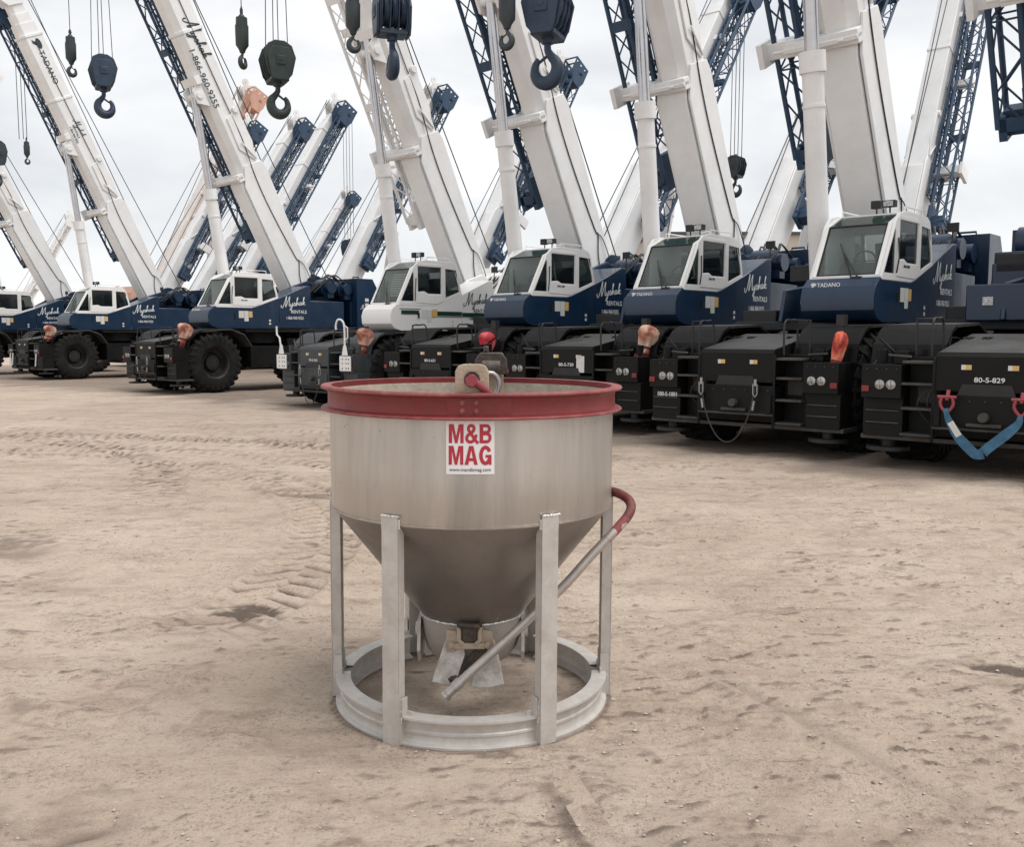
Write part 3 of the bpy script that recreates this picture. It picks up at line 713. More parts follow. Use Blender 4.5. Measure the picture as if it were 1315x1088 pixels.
for g in [[left_face(l, -.36, 10.9, .05) for l in logo(.2)]]: boom_text(CR['C2'], g)
for k in ('C3', 'C5', 'C6', 'C7'):
    o = CR[k]
    lettering(o, [front_face(text_geo('TADANO', .085, .001), -.84, 2.60, 2.545)] + [front_face(l, -.60, 2.60, 2.545) for l in logo(.045)], 'inkwhite', 'lettering', 'cab')
nums = {'C2': None, 'C3': '60-S-640', 'C4': '70-S-320', 'C5': '80-S-651', 'C6': '80-S-730', 'C7': None, 'C8': '80-S-829'}
for k, tx in nums.items():
    if k in ('C6', 'C8', 'C4', 'C5'): lettering(CR[k], [front_face(text_geo(tx, .085, .003, 1.15), -.0 if k != 'C8' else -.03, 3.887, 1.235)], 'inkwhite', 'lettering', 'hood')
lettering(CR['C7'], [front_face(bold(text_geo('100-S-1001', .095, 0, .88), .003), 1.28, 3.746, .84)], 'inkwhite', 'lettering', 'chassis')
for k, tx in (('C7', '100-S-1001'), ('C6', '80-S-730'), ('C5', '100-S-1001'), ('C3', '60-S-640')):
    lettering(CR[k], [left_face(text_geo(tx, .06, .001), -1.576, 1.4, 2.85)], 'inkdark', 'lettering', 'cab')
# paper notice on the nose of C6
p_ = MB(); p_.box(-.42, -.24, 3.882, 3.886, 1.10, 1.40); [c for c in CR['C6'].children if c.name.startswith('hood')][0]
p_.build('notice', [M['label']], [c for c in CR['C6'].children if c.name.startswith('hood')][0])
# green stripe and drip lines of the white cab
cabw = [c for c in white_crane.children if c.name.startswith('cab')][0]
patches('stripe', cabw, [(-1.572, -1.561, .14, 1.05, 2.38, 2.49, 'stripe'), (-1.572, -1.561, 1.70, 2.3, 2.40, 2.50, 'stripe'), (-1.57, -1.561, .14, 1.05, 2.345, 2.36, 'stripe'), (-1.57, -1.561, 1.64, 2.36, 2.53, 2.545, 'stripe')])
patches('decal', cabw, [(-1.574, -1.561, 1.06, 1.22, 2.34, 2.54, 'amber')])
sp = MB(); sp.box(-1.552, -1.541, -1.1, .10, 2.36, 2.47, 0); sp.build('stripe', [M['stripe']], white_crane)
# white lamp plates and mirror arms of the grey carrier
for s in (-1, 1):
    pl = MB(); x = s * 1.33
    holes = [[(x + dx + .03 * math.cos(a * R(60)), z + .03 * math.sin(a * R(60))) for a in range(6)] for dx in (-.13, -.04, .1) for z in (1.06, 1.18, 1.28)]
    pl.holed([(x - .21, 1.0), (x + .21, 1.0), (x + .21, 1.36), (x - .21, 1.36)], holes, 'y', 3.90, 3.925)
    pl.build('lamp_plate', [M['white2']], white_crane)
    ar = MB(); ar.prism([(x - .09, 1.38), (x + .09, 1.38), (x + .03, 1.62), (x - .03, 1.62)], 'y', 3.90, 3.94)
    if s < 0: ar.tube(catmull([(x, 3.92, 1.5), (x, 3.92, 2.05), (x + .05, 3.95, 2.22), (x + .17, 3.98, 2.24), (x + .25, 3.98, 2.12), (x + .25, 3.98, 2.0)], 5), .024, 8); ar.tube([(x - .02, 3.92, 1.75), (x - .12, 3.92, 1.8), (x - .12, 3.92, 2.05), (x, 3.92, 2.1)], .016, 6)
    else: ar.tube([(x, 3.92, 1.5), (x + .02, 3.95, 1.8), (x + .12, 3.96, 1.88), (x + .13, 3.96, 2.1)], .024, 8)
    ar.build('mirror_arm', [M['white2']], white_crane, 50)
# hazard stripes on the far-left carrier front
hz = MB()
for x in (.95, 1.2, -1.35):
    hz.add([(x, 3.91, .55), (x + .12, 3.91, .55), (x + .0, 3.91, 1.05), (x - .12, 3.91, 1.05)], [(0, 1, 2, 3)], 0)
hz.build('hazard_stripe', [M['label']], CR['C2'])

# ------------------------------------------------------------------ hooks, balls
def hook_curve(mb, s, z0):
    p = [(0, z0, .06), (0, z0 - .16, .065), (-.05, z0 - .25, .075)]
    for a in range(125, 421, 18):
        k = (a - 125) / 295
        p.append((.03 + .215 * math.cos(R(a)), z0 - .50 + .235 * math.sin(R(a)), .085 + .045 * math.sin(math.pi * min(1, k * 1.25)) - .035 * max(0, k - .75) * 4))
    c = catmull(p, 3)
    mb.tube([(x * s, 0, (z0 + (z - z0) * s)) for x, z, r in c], [r * s for x, z, r in c], 12)
    mb.tube([(.0, 0, z0 - .26 * s), (.15 * s, 0, z0 - .36 * s)], .028 * s, 6)
def make_block(material):
    root = empty('hook_block')
    b = MB()
    for y in (-.30, -.27, -.09, .09, .27, .30):
        b.prism([(-.20, -.42), (.20, -.42), (.30, -.30), (.40, .12), (.30, .40), (.12, .50), (-.12, .50), (-.30, .40), (-.40, .12), (-.30, -.30)], 'y', y - .012, y + .012)
    for s in (-1, 1):
        b.prism([(-.18, -.46), (.18, -.46), (.26, -.3), (.33, .1), (.2, .34), (-.2, .34), (-.33, .1), (-.26, -.3)], 'y', s * .315, s * .37)
        b.box(-.12, .12, s * .34 - .05, s * .34 + .05, -.1, .12)
    for y in (-.2, -.02, .16):
        b.lathe([(.06, y - .05), (.35, y - .05), (.30, y), (.35, y + .05), (.06, y + .05)], 'y', (0, 0, .05), 22)
    b.tube([(0, -.4, .05), (0, .4, .05)], .07, 12); b.box(-.22, .22, -.3, .3, -.46, -.36); b.tube([(0, 0, .48), (0, 0, .58)], .05, 8)
    b.tube([(-.0, 0, -.40), (0, 0, -.56)], .11, 12)
    b.build('block_body', [material], root, 35, .012)
    h = MB(); hook_curve(h, 1., -.50); h.build('hook', [material], root, 50)
    return root
def make_ball(material):
    root = empty('headache_ball'); b = MB()
    b.lathe([(0, .42), (.03, .42), (.03, .30), (.05, .30), (.07, .26), (.11, .25), (.115, .1), (.13, .1), (.13, .0), (.125, -.28), (.07, -.36), (.05, -.42), (0, -.42)], 'z', (0, 0, 0), 20)
    b.tube([(-.03, 0, .36), (0, 0, .46), (.03, 0, .36)], .018, 6)
    b.build('ball_body', [material], root, 35)
    h = MB(); hook_curve(h, .42, -.38); h.build('hook', [material], root, 50)
    return root
def ropes(root, name, a_list, b):  # a_list: (top point world, bottom point world) -> child of crane, in crane space
    inv = Matrix.Translation(root.location) @ Matrix.Rotation(root.rotation_euler[2], 4, 'Z') @ Matrix.Diagonal((*root.scale, 1))
    inv = inv.inverted(); m = MB()
    for p, q in a_list: m.tube([inv @ Vector(p), inv @ Vector(q)], b, 5, cap=False)
    m.build(name, [M['rope']], root)
hb = {'C2': ('hook', 'dark hook block at the left edge of the photo', 8.7, None, ''),
      'C3': ('hookblue', 'dark blue hook block hanging beside the leftmost long slim ball', 9.3, 9.9, 'slim dark headache ball left of the leftmost complete hook block'),
      'C4': ('hookgreen', 'faded green hook block hanging over the gap left of the white crane boom', 7.9, 8.5, 'slim green headache ball beside the faded green hook block'),
      'C5': ('hookblue', 'dark blue hook block with closed hook in front of the white crane boom', 8.15, 8.1, 'slim blue headache ball in front of the all-white boom, cut by the top edge'),
      'C6': ('hookblue', 'largest and nearest dark hook block at the top edge of the photo', 7.4, 7.45, 'nearest slim headache ball beside the largest hook block')}
tipx = {'C2': .0, 'C3': .0, 'C4': 0, 'C5': 0, 'C6': 0}
for k, (mm, lab, z, zb, lb) in hb.items():
    root = CR[k]; W = WF[k]
    t = to_world(root, W(0, 13.12, -.72))
    o = make_block(M[mm]); o.location = (t.x, t.y, z); o.rotation_euler = (0, 0, {'C5': 1.9, 'C6': 2.75, 'C2': 1.2}.get(k, .5)); s = {'C6': .98, 'C4': .90}.get(k, .94); o.scale = (s, s, s)
    tag(o, lab, 'crane hook', 'hook blocks hanging from the front row booms')
    rz = o.rotation_euler[2]; rl = []
    for a, bb in ((-.3, -.18), (-.08, .0), (.04, .02), (.3, .18)):
        dx = a * math.cos(rz) - bb * math.sin(rz); dy = a * math.sin(rz) + bb * math.cos(rz)
        rl.append(((t.x + dx * .55, t.y + dy * .55, t.z), (t.x + dx, t.y + dy, z + .3)))
    ropes(root, 'hook_rope', rl, .011)
    if zb:
        t2 = to_world(root, W(0, 13.12, -.72) + Vector((.25, .78, 0)))
        q = make_ball(M[{'hookgreen': 'hookgreen'}.get(mm, 'hook')]); q.location = (t2.x, t2.y, zb); q.scale = (1.12,) * 3; q.rotation_euler = (0, 0, random.random() * 3)
        tag(q, lb, 'crane hook', 'headache balls hanging from the front row booms')
        ropes(root, 'hook_rope', [((t2.x, t2.y, t2.z + .4), (t2.x, t2.y, zb + .4))], .011)
for i, z, lab, mm, s, isb in ((2, 6.6, 'small dark hook block hanging low on four ropes, just left of the white crane', 'hookblue', 1., 0),
                    (5, 9.3, 'small dark hook block beside the blue lattice jib between the two right-hand booms', 'hook', 1.0, 0),
                    (3, 8.0, 'tiny hook block under the back-row boom behind the all-white crane', 'hook', .6, 0)):
    o, W = BK[i]; t = to_world(o, W(0, 13.12, -.72)) if i != 3 else to_world(o, W(1.1, 13.1, -.8))
    if i == 3: continue
    q = make_block(M[mm]); q.location = (t.x, t.y, z); q.scale = (s,) * 3; q.rotation_euler = (0, 0, .6 + i)
    tag(q, lab, 'crane hook')
    ropes(o, 'hook_rope', [((t.x + d, t.y, t.z), (t.x + d, t.y, z + .2)) for d in (-.25, -.08, .08, .25)], .014)
t = to_world(far2, pose_boom(far2, 66, 13.1)(0, 13.1, -.7))
q = make_ball(M['hook']); q.location = (-34.5, 68, 15.0); q.scale = (1.6,) * 3; tag(q, 'tiny pale-topped hook hanging far off on three thin ropes near the left edge', 'crane hook')
ropes(far2, 'hook_rope', [((-34.5 + d, 68, 22), (-34.5 + d, 68, 15.6)) for d in (-.5, -.2, .05)], .016)

# ------------------------------------------------------------------ things tied to the carriers
def make_bag(material, seed, sx=1., hgt=.5, name='cloth_bag'):
    b = MB(); n = 20; k = 12; rnd = random.Random(seed); vs = []; n = 44; k = 26; ph = [rnd.uniform(0, 6) for _ in range(4)]
    prof = [(0, .105), (.08, .125), (.3, .115), (.42, .125), (.6, .165), (.78, .185), (.9, .16), (.97, .10), (1, .01)]
    for i in range(k + 1):
        t = i / k
        q_ = next(z for z in range(len(prof) - 1) if prof[z + 1][0] >= t); u_ = (t - prof[q_][0]) / (prof[q_ + 1][0] - prof[q_][0])
        r = prof[q_][1] + (prof[q_ + 1][1] - prof[q_][1]) * u_
        if i == k: r = .005
        for j in range(n):
            a = j * 2 * math.pi / n
            rr = r * (1 + .34 * noise.noise((math.cos(a) * 1.6 + seed, math.sin(a) * 1.6, t * 3.2)) + .09 * abs(math.sin(4 * a + 5 * t + ph[0])) * (1.3 - t) + .05 * math.sin(9 * a - 7 * t + ph[1]) + .06 * noise.noise((a * 5, t * 14, seed)))
            vs.append((rr * math.cos(a) * sx + .05 * math.sin(t * 3), rr * math.sin(a) * .8, -hgt * (1 - t) + hgt * .5))
    fs = [(i * n + j, i * n + (j + 1) % n, (i + 1) * n + (j + 1) % n, (i + 1) * n + j) for i in range(k) for j in range(n)]
    b.add(vs, fs + [tuple(range(n)), tuple(k * n + j for j in range(n))])
    for q in range(len(b.f)):
        t = (q // n) / k
        b.m[q] = 1 if (t < .16 or .30 < t < .36) else 0
    return b.build(name, [material, M['bagdark']], None, 60)
for k, mm, lab, z, h, seed in (('C2', 'bagcopper', 'copper-coloured cloth bag tied on the corner of the second crane from the left edge', 1.72, .62, 1),
        ('C3', 'bagcopper', 'copper-coloured cloth bag beside the largest wheel in view', 1.66, .70, 2),
        ('C4', 'bagcopper', 'coppery cloth bag tied on the grey carrier of the white crane', 1.60, .62, 3),
        ('C5', 'bagred', 'bright red plastic bag directly above the bucket lifting lug', 1.42, .62, 4),
        ('C6', 'bagpeach', 'peach and dark red cloth bag right of the bucket rim', 1.55, .60, 5),
        ('C7', 'bagorange', 'orange-red bag hanging in the dark under the nearest whole cab', 1.40, .72, 6)):
    o = make_bag(M[mm], seed, 1.05, h); o.location = to_world(CR[k], (-1.42 if k != 'C5' else -1.22, 3.42 if k != 'C7' else 3.6, z + .11)); o.scale = (1.1, 1.1, 1.05) if k != 'C7' else (.62, .62, .95); o.rotation_euler = (R(8), R(10), .8)
    tag(o, lab, 'bag', 'bags tied to the carrier corners')
    # the upright lamp post each bag hangs on
    pm = MB(); pm.tube([(-1.36, 3.30, 1.3), (-1.36, 3.30, 2.02)], .05, 8); pm.box(-1.42, -1.30, 3.24, 3.36, 1.92, 2.08)
    pm.build('marker_post', [M['dark']], CR[k], 40)
def chain_sling(k, label, xa, xb, y, z, drop, cat, rope='steel'):
    o = CR[k]; b = MB()
    root = empty('wire_sling', to_world(o, ((xa + xb) / 2, y, z))); root.rotation_euler = o.rotation_euler
    hx = (xb - xa) / 2
    pts = [(-hx * (1 - 2 * t / 14) , .0, -drop * (1 - (1 - 2 * t / 14) ** 2) ** .72) for t in range(15)]
    b.tube(pts, .011, 6); b.build('rope_loop', [M['rope']], root, 60)
    for s in (-1, 1):
        e = MB(); x = s * hx
        e.tube([(x - .035, 0, .05), (x + .035, 0, .05), (x + .03, 0, -.10), (x, 0, -.14), (x - .03, 0, -.10)], .012, 6, closed=True)
        e.tube([(x, 0, .12), (x, 0, .02)], .02, 6); e.tube([(x - s * .01, 0, -.2), (x - s * .035, 0, -.34)], .02, 8)
        e.build('shackle', [M['steel']], root, 50)
    tag(root, label, 'sling', 'wire slings hanging on the crane noses'); return root
chain_sling('C7', 'thin wire sling looped in front of the crane nose right of the bucket rim', -.38, .52, 3.99, 1.02, .84, 'sling')
chain_sling('C3', 'small wire sling on the nose of the crane with the large front wheel in view', -.3, .34, 3.99, 1.0, .62, 'sling')
chain_sling('C4', 'wire sling hanging on the grey crane nose', -.38, .4, 3.99, 1.0, .85, 'sling')
# blue webbing sling on the right-hand nose
o = CR['C8']; root = empty('web_sling', to_world(o, (0, 3.99, 1.0))); root.rotation_euler = o.rotation_euler
hx = .42
path = catmull([(-hx, 0, -.16), (-hx + .02, .01, -.26), (-.28, .03, -.40), (-.12, .05, -.55), (-.04, .06, -.64)], 5)
path2 = catmull([(hx, 0, -.12), (hx - .03, .01, -.26), (.26, .03, -.46), (.08, .05, -.64), (.0, .07, -.66), (-.05, .065, -.65)], 5)
b = MB()
for pth, wd in ((path, .10), (path2, .10)):
    k = len(pth); vs = []
    for i, p in enumerate(pth):
        a = Vector(pth[max(i - 1, 0)]); c = Vector(pth[min(i + 1, k - 1)]); d = (c - a).normalized(); nn = d.cross(Vector((0, 1, 0))).normalized()
        w = wd * (.45 + .75 * min(1, i / k * 2.2)) / 2
        for q in (1, -1):
            for e in (0, .012): vs.append(Vector(p) + nn * w * q + Vector((0, e + .01 * math.sin(i * .8), 0)))
    fs = []
    for i in range(k - 1):
        a = i * 4; fs += [(a, a + 2, a + 6, a + 4), (a + 1, a + 5, a + 7, a + 3), (a, a + 4, a + 5, a + 1), (a + 2, a + 3, a + 7, a + 6)]
    b.add(vs, fs + [(0, 1, 3, 2), tuple(4 * (k - 1) + i for i in (0, 2, 3, 1))])
b.build('webbing', [M['sling']], root, 60)
tg = MB(); tg.obox((.30, .052, -.37), (.075, .004, .2), Matrix.Rotation(R(33), 3, 'Y')); tg.build('tag', [M['label']], root)
for s in (-1, 1):
    e = MB(); x = s * hx
    e.tube(catmull([(x - .06, 0, .02), (x - .075, 0, -.08), (x, 0, -.17), (x + .075, 0, -.08), (x + .06, 0, .02)], 5), .02, 8); e.tube([(x - .11, 0, .02), (x + .11, 0, .02)], .02, 8)
    e.tube([(x, -.05, .1), (x, 0, -.02)], .025, 8); e.build('shackle', [M['pin_red']], root, 50)
tag(root, 'blue webbing sling with white tag hanging in a V from two red shackles', 'sling')

# ------------------------------------------------------------------ the concrete bucket
BX, BY = -.203, 4.56
bk = empty('concrete_bucket', (BX, BY, 0)); bk.rotation_euler = (0, R(.35), 0)
tag(bk, 'round concrete bucket with red rim, white sticker and six channel legs, standing on the dirt', 'concrete bucket')
N = 128
def shell_prof(pts): return pts
s = MB(); s.lathe([(.676, .975), (.683, .985), (.684, 1.2), (.684, 1.47), (.676, 1.47), (.676, .99)], 'z', (0, 0, 0), N)
sh = s.build('shell', [M['alu']], bk, 35)
s = MB(); s.lathe([(.678, 1.53), (.674, 1.53), (.672, .99), (.26, .44), (.25, .44)], 'z', (0, 0, 0), 96); s.build('lining', [M['cement']], bk, 35)
# rolled red channel rim
s = MB()
s.lathe([(.690, 1.452), (.722, 1.446), (.724, 1.455), (.697, 1.464), (.694, 1.475), (.693, 1.52), (.698, 1.535), (.722, 1.543), (.724, 1.553), (.716, 1.556), (.676, 1.554), (.676, 1.47), (.686, 1.452)], 'z', (0, 0, 0), N)
rim = s.build('rim', [M['red']], bk, 35)
s = MB(); s.lathe([(.7225, 1.444), (.7265, 1.450), (.7225, 1.4565)], 'z', (0, 0, 0), N); s.lathe([(.7225, 1.5415), (.7270, 1.549), (.7225, 1.5575), (.700, 1.5585), (.678, 1.5565)], 'z', (0, 0, 0), N)
s.build('rim_edge', [M['redpink']], bk, 35)
def onwall(u, z, r):   # arc position u (m) left-right on the front
    a = u / .684; return Vector((r * math.sin(a), -r * math.cos(a), z))
def patch(u0, u1, z0, z1, r, m, name, par, th=.003, n=12):
    s = MB(); vs = []
    for i in range(n + 1):
        u = u0 + (u1 - u0) * i / n
        for z in (z0, z1): vs.append(onwall(u, z, r)); vs.append(onwall(u, z, r + th))
    fs = []
    for i in range(n):
        a = i * 4; fs += [(a, a + 2, a + 6, a + 4), (a + 1, a + 5, a + 7, a + 3), (a, a + 4, a + 5, a + 1), (a + 2, a + 3, a + 7, a + 6)]
    fs += [(0, 1, 3, 2), tuple(4 * n + q for q in (0, 2, 3, 1))]
    s.add(vs, fs); return s.build(name, [m], par)
patch(-.075, .19, 1.462, 1.536, .6955, M['red'], 'splice_plate', rim)
for u in (-.012, .045):
    for z in (1.483, 1.517):
        s = MB(); p = onwall(u, z, .696); d = Vector((p.x, p.y, 0)).normalized(); s.tube([p, p + d * .008], .0125, 6); s.tube([p + d * .008, p + d * .016], .006, 8); s.build('bolt', [M['redpink']], rim, 35)
CU = .020
stk = patch(CU - .100, CU + .102, 1.215, 1.44, .6850, M['sticker'], 'sticker', bk, .0015)
def wall_text(body, size, u, z, m, off, sx, sp=1.):
    vs, fs = word(body, size) if size > .05 else text_geo(body, size, 0, sx, ext=.0003, sp=sp)
    vs = [(x * (sx if size > .05 else 1), y, z) for x, y, z in vs]
    xs = [v[0] for v in vs]; c = (min(xs) + max(xs)) / 2
    mb = MB(); mb.add([onwall(u + x - c, z + y, .6876 + w) for x, y, w in vs], fs)
    me = bpy.data.meshes.new('lettering'); me.from_pydata([tuple(v) for v in mb.v], [], mb.f); me.materials.append(M[m])
    o = bpy.data.objects.new('lettering', me); COL.objects.link(o); o.parent = stk
wall_text('M&B', .080, CU, 1.386, 'inkred', 0, .94)
wall_text('MAG', .080, CU, 1.295, 'inkred', 0, .93)
wall_text('www.mandbmag.com', .0205, CU, 1.234, 'inkdark', .0, .98, 1.0)
# cone
s = MB(); s.lathe([(.676, .978), (.66, .955), (.255, .432), (.25, .425), (.245, .43), (.655, .965)], 'z', (0, 0, 0), N)
cone = s.build('cone', [M['cone']], bk, 35)
s = MB()
for i in range(150):
    a = i * 2 * math.pi / 150; r = .255 + random.uniform(-.001, .001); s.tube([(r * math.cos(a), r * math.sin(a), .428), (r * math.cos(a + .042), r * math.sin(a + .042), .428 + random.uniform(-.002, .002))], random.uniform(.003, .0055), 5)
for i in range(60):
    t = i / 60; a = R(-62) ; r = .27 + t * .36; z = .452 + t * .48
    if random.random() < .5: s.tube([(r * math.cos(a), r * math.sin(a), z), ((r + .005) * math.cos(a), (r + .005) * math.sin(a), z + .007)], .0016, 5)
s.build('weld_seam', [M['weld']], cone, 60)
s = MB()
for i in range(220):
    a = i * 2 * math.pi / 220; r = .6855; z = .985 + random.uniform(-.0015, .0015); s.tube([(r * math.cos(a), r * math.sin(a), z), (r * math.cos(a + .029), r * math.sin(a + .029), z)], random.uniform(.0012, .0026), 4)
s.build('weld_seam', [M['alu']], sh, 60)
# outlet chute
s = MB(); s.lathe([(.252, .43), (.250, .38), (.244, .32), (.226, .26), (.195, .215), (.15, .185), (.145, .19), (.19, .22), (.22, .265), (.237, .325), (.24, .42)], 'z', (0, 0, 0), 64)
chute = s.build('chute', [mat('chute_steel', (.40, .365, .335), .5, metal=.4, var=.25, scale=9, dirt=(.20, .16, .13), damt=.6, dscale=9, bump=.2, bscale=30)], bk, 35)
for sx in (-1, 1):
    s = MB()   # clamshell side plate seen edge-on, with shaft boss
    s.prism([(-.10, .41), (.10, .41), (.13, .26), (.08, .19), (-.08, .19), (-.13, .26)], 'x', sx * .246, sx * .262); s.tube([(sx * .24, 0, .33), (sx * .28, 0, .33)], .035, 12)
    s.build('pivot_plate', [M['gate']], bk, 35)
def gate(pts, name, y0=-.215, th=.022):
    s = MB(); n = len(pts)
    # slightly bowed plate
    vs = [(x, y0 - .05 * (1 - (z - .15) / .2), z) for x, z in pts] + [(x, y0 + th - .05 * (1 - (z - .15) / .2), z) for x, z in pts]
    s.add(vs, [tuple(range(n)), tuple(range(n, 2 * n))[::-1]] + [(i, (i + 1) % n, n + (i + 1) % n, n + i) for i in range(n)])
    return s.build(name, [M['gate']], bk, None, .004)
gate([(-.115, .35), (-.03, .35), (-.02, .29), (-.07, .145), (-.175, .165), (-.170, .185)], 'gate_arm', -.25, .055)
gate([(.02, .35), (.115, .35), (.135, .29), (.165, .155), (.09, .138), (.005, .142), (.02, .2)], 'gate_arm', -.245, .03)
s = MB()   # latch housing
for x in (-.085, .085):
    s.prism([(x - .022, .41), (x + .022, .405), (x + .03, .335), (x + .018, .305), (x - .018, .305), (x - .03, .34)], 'y', -.275, -.262)
    s.tube([(x, -.30, .345), (x, -.25, .345)], .014, 10)
s.bar((-.075, -.285, .338), (.075, -.285, .338), .014, .026)
for sgn in (-1, 1):
    s.tube([(sgn * .05, -.26, .42), (sgn * .05, -.285, .365), (sgn * .03, -.285, .345)], .012, 8)
s.build('latch', [M['lug']], bk, 40, .002)
s = MB(); s.box(-.035, .035, -.275, -.245, .33, .425); s.box(-.06, .06, -.262, -.24, .40, .445); s.obox((.0, -.262, .24), (.05, .03, .23), Matrix.Rotation(R(38), 3, 'Y'))
s.tube([(-.05, -.27, .435), (.05, -.275, .43)], .016, 8)
s.tube([(-.085, -.30, .165), (-.05, -.26, .185)], .024, 10); s.build('linkage', [M['greasy']], bk, 40, .003)
# hand lever: bent pipe, red painted loop at its end
LV = [(-.095, -.40, .148), (.0, -.37, .232), (.15, -.345, .365), (.30, -.32, .50), (.45, -.29, .64), (.56, -.265, .76), (.655, -.24, .855), (.73, -.20, .925), (.765, -.16, .975), (.757, -.11, 1.01), (.715, -.05, 1.03), (.67, .02, 1.03), (.62, .1, 1.02)]
P_ = catmull(LV, 7); cut = next(i for i, p in enumerate(P_) if p[0] > .735)
s = MB(); s.tube(P_[:cut + 4], .0215, 16); s.tube([P_[0], tuple(Vector(P_[0]) + Vector((-.012, -.003, -.011)))], .026, 12); s.tube([P_[3], P_[5]], .026, 14)
lev = s.build('lever', [mat('lever_pipe', (.50, .46, .43), .32, metal=.6, var=.12, scale=14, dirt=(.36, .31, .27), damt=.5, dscale=16)], bk, 50)
s = MB(); s.tube(P_[cut:], .0228, 16); s.build('grip', [mat('grip_red', (.115, .016, .017), .55, var=.25, scale=20, dirt=(.25, .13, .11), damt=.5, dscale=22)], lev, 50)
s = MB(); s.tube([P_[cut - 9], P_[cut - 5], P_[cut]], [.0216, .0222, .0228], 16); s.build('grip_wear', [M['redpink']], lev, 50)
# base ring: rolled channel segments between the legs, and the six channel legs
for i in range(6):
    a0 = R(31.6 + 60 * i - 90) + .062; a1 = R(31.6 + 60 * (i + 1) - 90) - .062
    s = MB()
    s.lathe([(.600, .012), (.673, .012), (.673, .022), (.652, .028), (.647, .040), (.647, .060), (.652, .066), (.652, .076), (.647, .082), (.647, .112), (.652, .124), (.673, .130), (.673, .140), (.600, .140), (.600, .132), (.638, .124), (.640, .03), (.60, .02), (.60, .012)], 'z', (0, 0, -.012), 22, 0, a0, a1)
    s.build('base_ring', [M['galv']], bk, 30)
    a = R(31.6 + 60 * i - 90); d = Vector((math.cos(a), math.sin(a), 0)); tv = Vector((-d.y, d.x, 0))
    mt = Matrix((tv, d, Vector((0, 0, 1)))).transposed()
    s = MB(); H = 1.022 - .004 * (i % 2)
    s.obox(d * .690 + Vector((0, 0, H / 2)), (.084, .008, H), mt)
    for q in (-1, 1):
        s.obox(d * .668 + tv * q * .0385 + Vector((0, 0, (.985) / 2)), (.007, .05, .985), mt)
        s.obox(d * .640 + tv * q * .060 + Vector((0, 0, .075)), (.038, .007, .15), mt)
        s.obox(d * .660 + tv * q * .052 + Vector((0, 0, .17)), (.004, .04, .09), mt)
    lg = s.build('leg', [M['galv']], bk, None, .0035)
    s = MB()
    for q in range(14):
        u = -.042 + q * .084 / 13; p = d * (.691 + random.uniform(-.001, .002)) + tv * u + Vector((0, 0, H + .002)); s.tube([p, p + tv * .008], random.uniform(.004, .0065), 6)
    for q in (-1, 1):
        for z in np.arange(.10, .20, .012): p = d * .676 + tv * q * .044; s.tube([p + Vector((0, 0, z)), p + Vector((random.uniform(-.002, .002), 0, z + .012))], random.uniform(.003, .006), 5)
        for z in np.arange(.965, 1.0, .01): p = d * .684 + tv * q * .044; s.tube([p + Vector((0, 0, z)), p + Vector((0, 0, z + .012))], .005, 5)
    s.build('weld_seam', [M['weld']], lg, 60)
# lifting lugs, pins and folded bail
def lug(yc, sgn, x0):
    s = MB(); hole = [(x0 + .032 * math.cos(a * R(22.5)), 1.612 + .032 * math.sin(a * R(22.5))) for a in range(16)]
    out = [(x0 - .072, 1.40), (x0 + .072, 1.40), (x0 + .070, 1.645), (x0 + .058, 1.668), (x0 + .035, 1.676), (x0 - .035, 1.676), (x0 - .058, 1.668), (x0 - .070, 1.645)]
    s.holed(out, [hole], 'y', yc, yc + .022)
    return s.build('lifting_lug', [M['lug']], bk, None, .004)
lug(-.668, 1, .026)
lug(.640, 1, .075)
s = MB(); rn_ = random.Random(8)
for i in range(60):
    a = rn_.uniform(0, 6.28); z = rn_.choice((rn_.uniform(1.0, 1.44), rn_.uniform(1.36, 1.445))); r_ = rn_.uniform(.0012, .0045); d = Vector((math.cos(a), math.sin(a), 0)); p = d * .6845 + Vector((0, 0, z)); s.tube([p, p + d * .0012], [r_, r_ * .7], 7)
s.build('cement_splash', [M['cement']], sh, 40)['kind'] = 'stuff'
s = MB(); s.lathe([(.027, -.008), (.033, -.008), (.033, .006), (.027, .006), (.027, -.008)], 'y', (.026, -.662, 1.612), 24); s.build('boss', [M['greasy']], bk, 40)
s = MB(); s.tube([(.026, -.705, 1.61), (.026, -.60, 1.61)], .021, 8); s.tube([(.026, -.722, 1.61), (.026, -.698, 1.61)], .027, 6)
s.build('pin', [M['pin_red']], bk, 35)
s = MB(); s.tube(catmull([(.026, -.70, 1.612), (.055, -.69, 1.59), (.095, -.66, 1.555), (.13, -.60, 1.51), (.2, -.48, 1.42), (.26, -.3, 1.30), (.30, 0, 1.16), (.28, .2, 1.06)], 5), .0165, 12)
s.build('bail', [M['pin_red']], bk, 50)
s = MB(); s.tube([(.10 + .038 * math.cos(a * R(24)), -.60 + .012 * math.cos(a * R(24)), 1.585 + .052 * math.sin(a * R(24))) for a in range(15)], .011, 8, closed=True)
s.build('ring', [M['steel']], bk, 50)
s = MB(); s.prism([(-.005, 1.58), (.17, 1.58), (.165, 1.66), (.14, 1.70), (.02, 1.70), (-.01, 1.66)], 'y', .56, .62); s.tube([(.03, .5, 1.62), (.13, .5, 1.62)], .04, 12); s.tube([(.05, .58, 1.70), (.05, .58, 1.735)], .016, 8)
s.build('bail_block', [M['greasy']], bk, 40, .006)

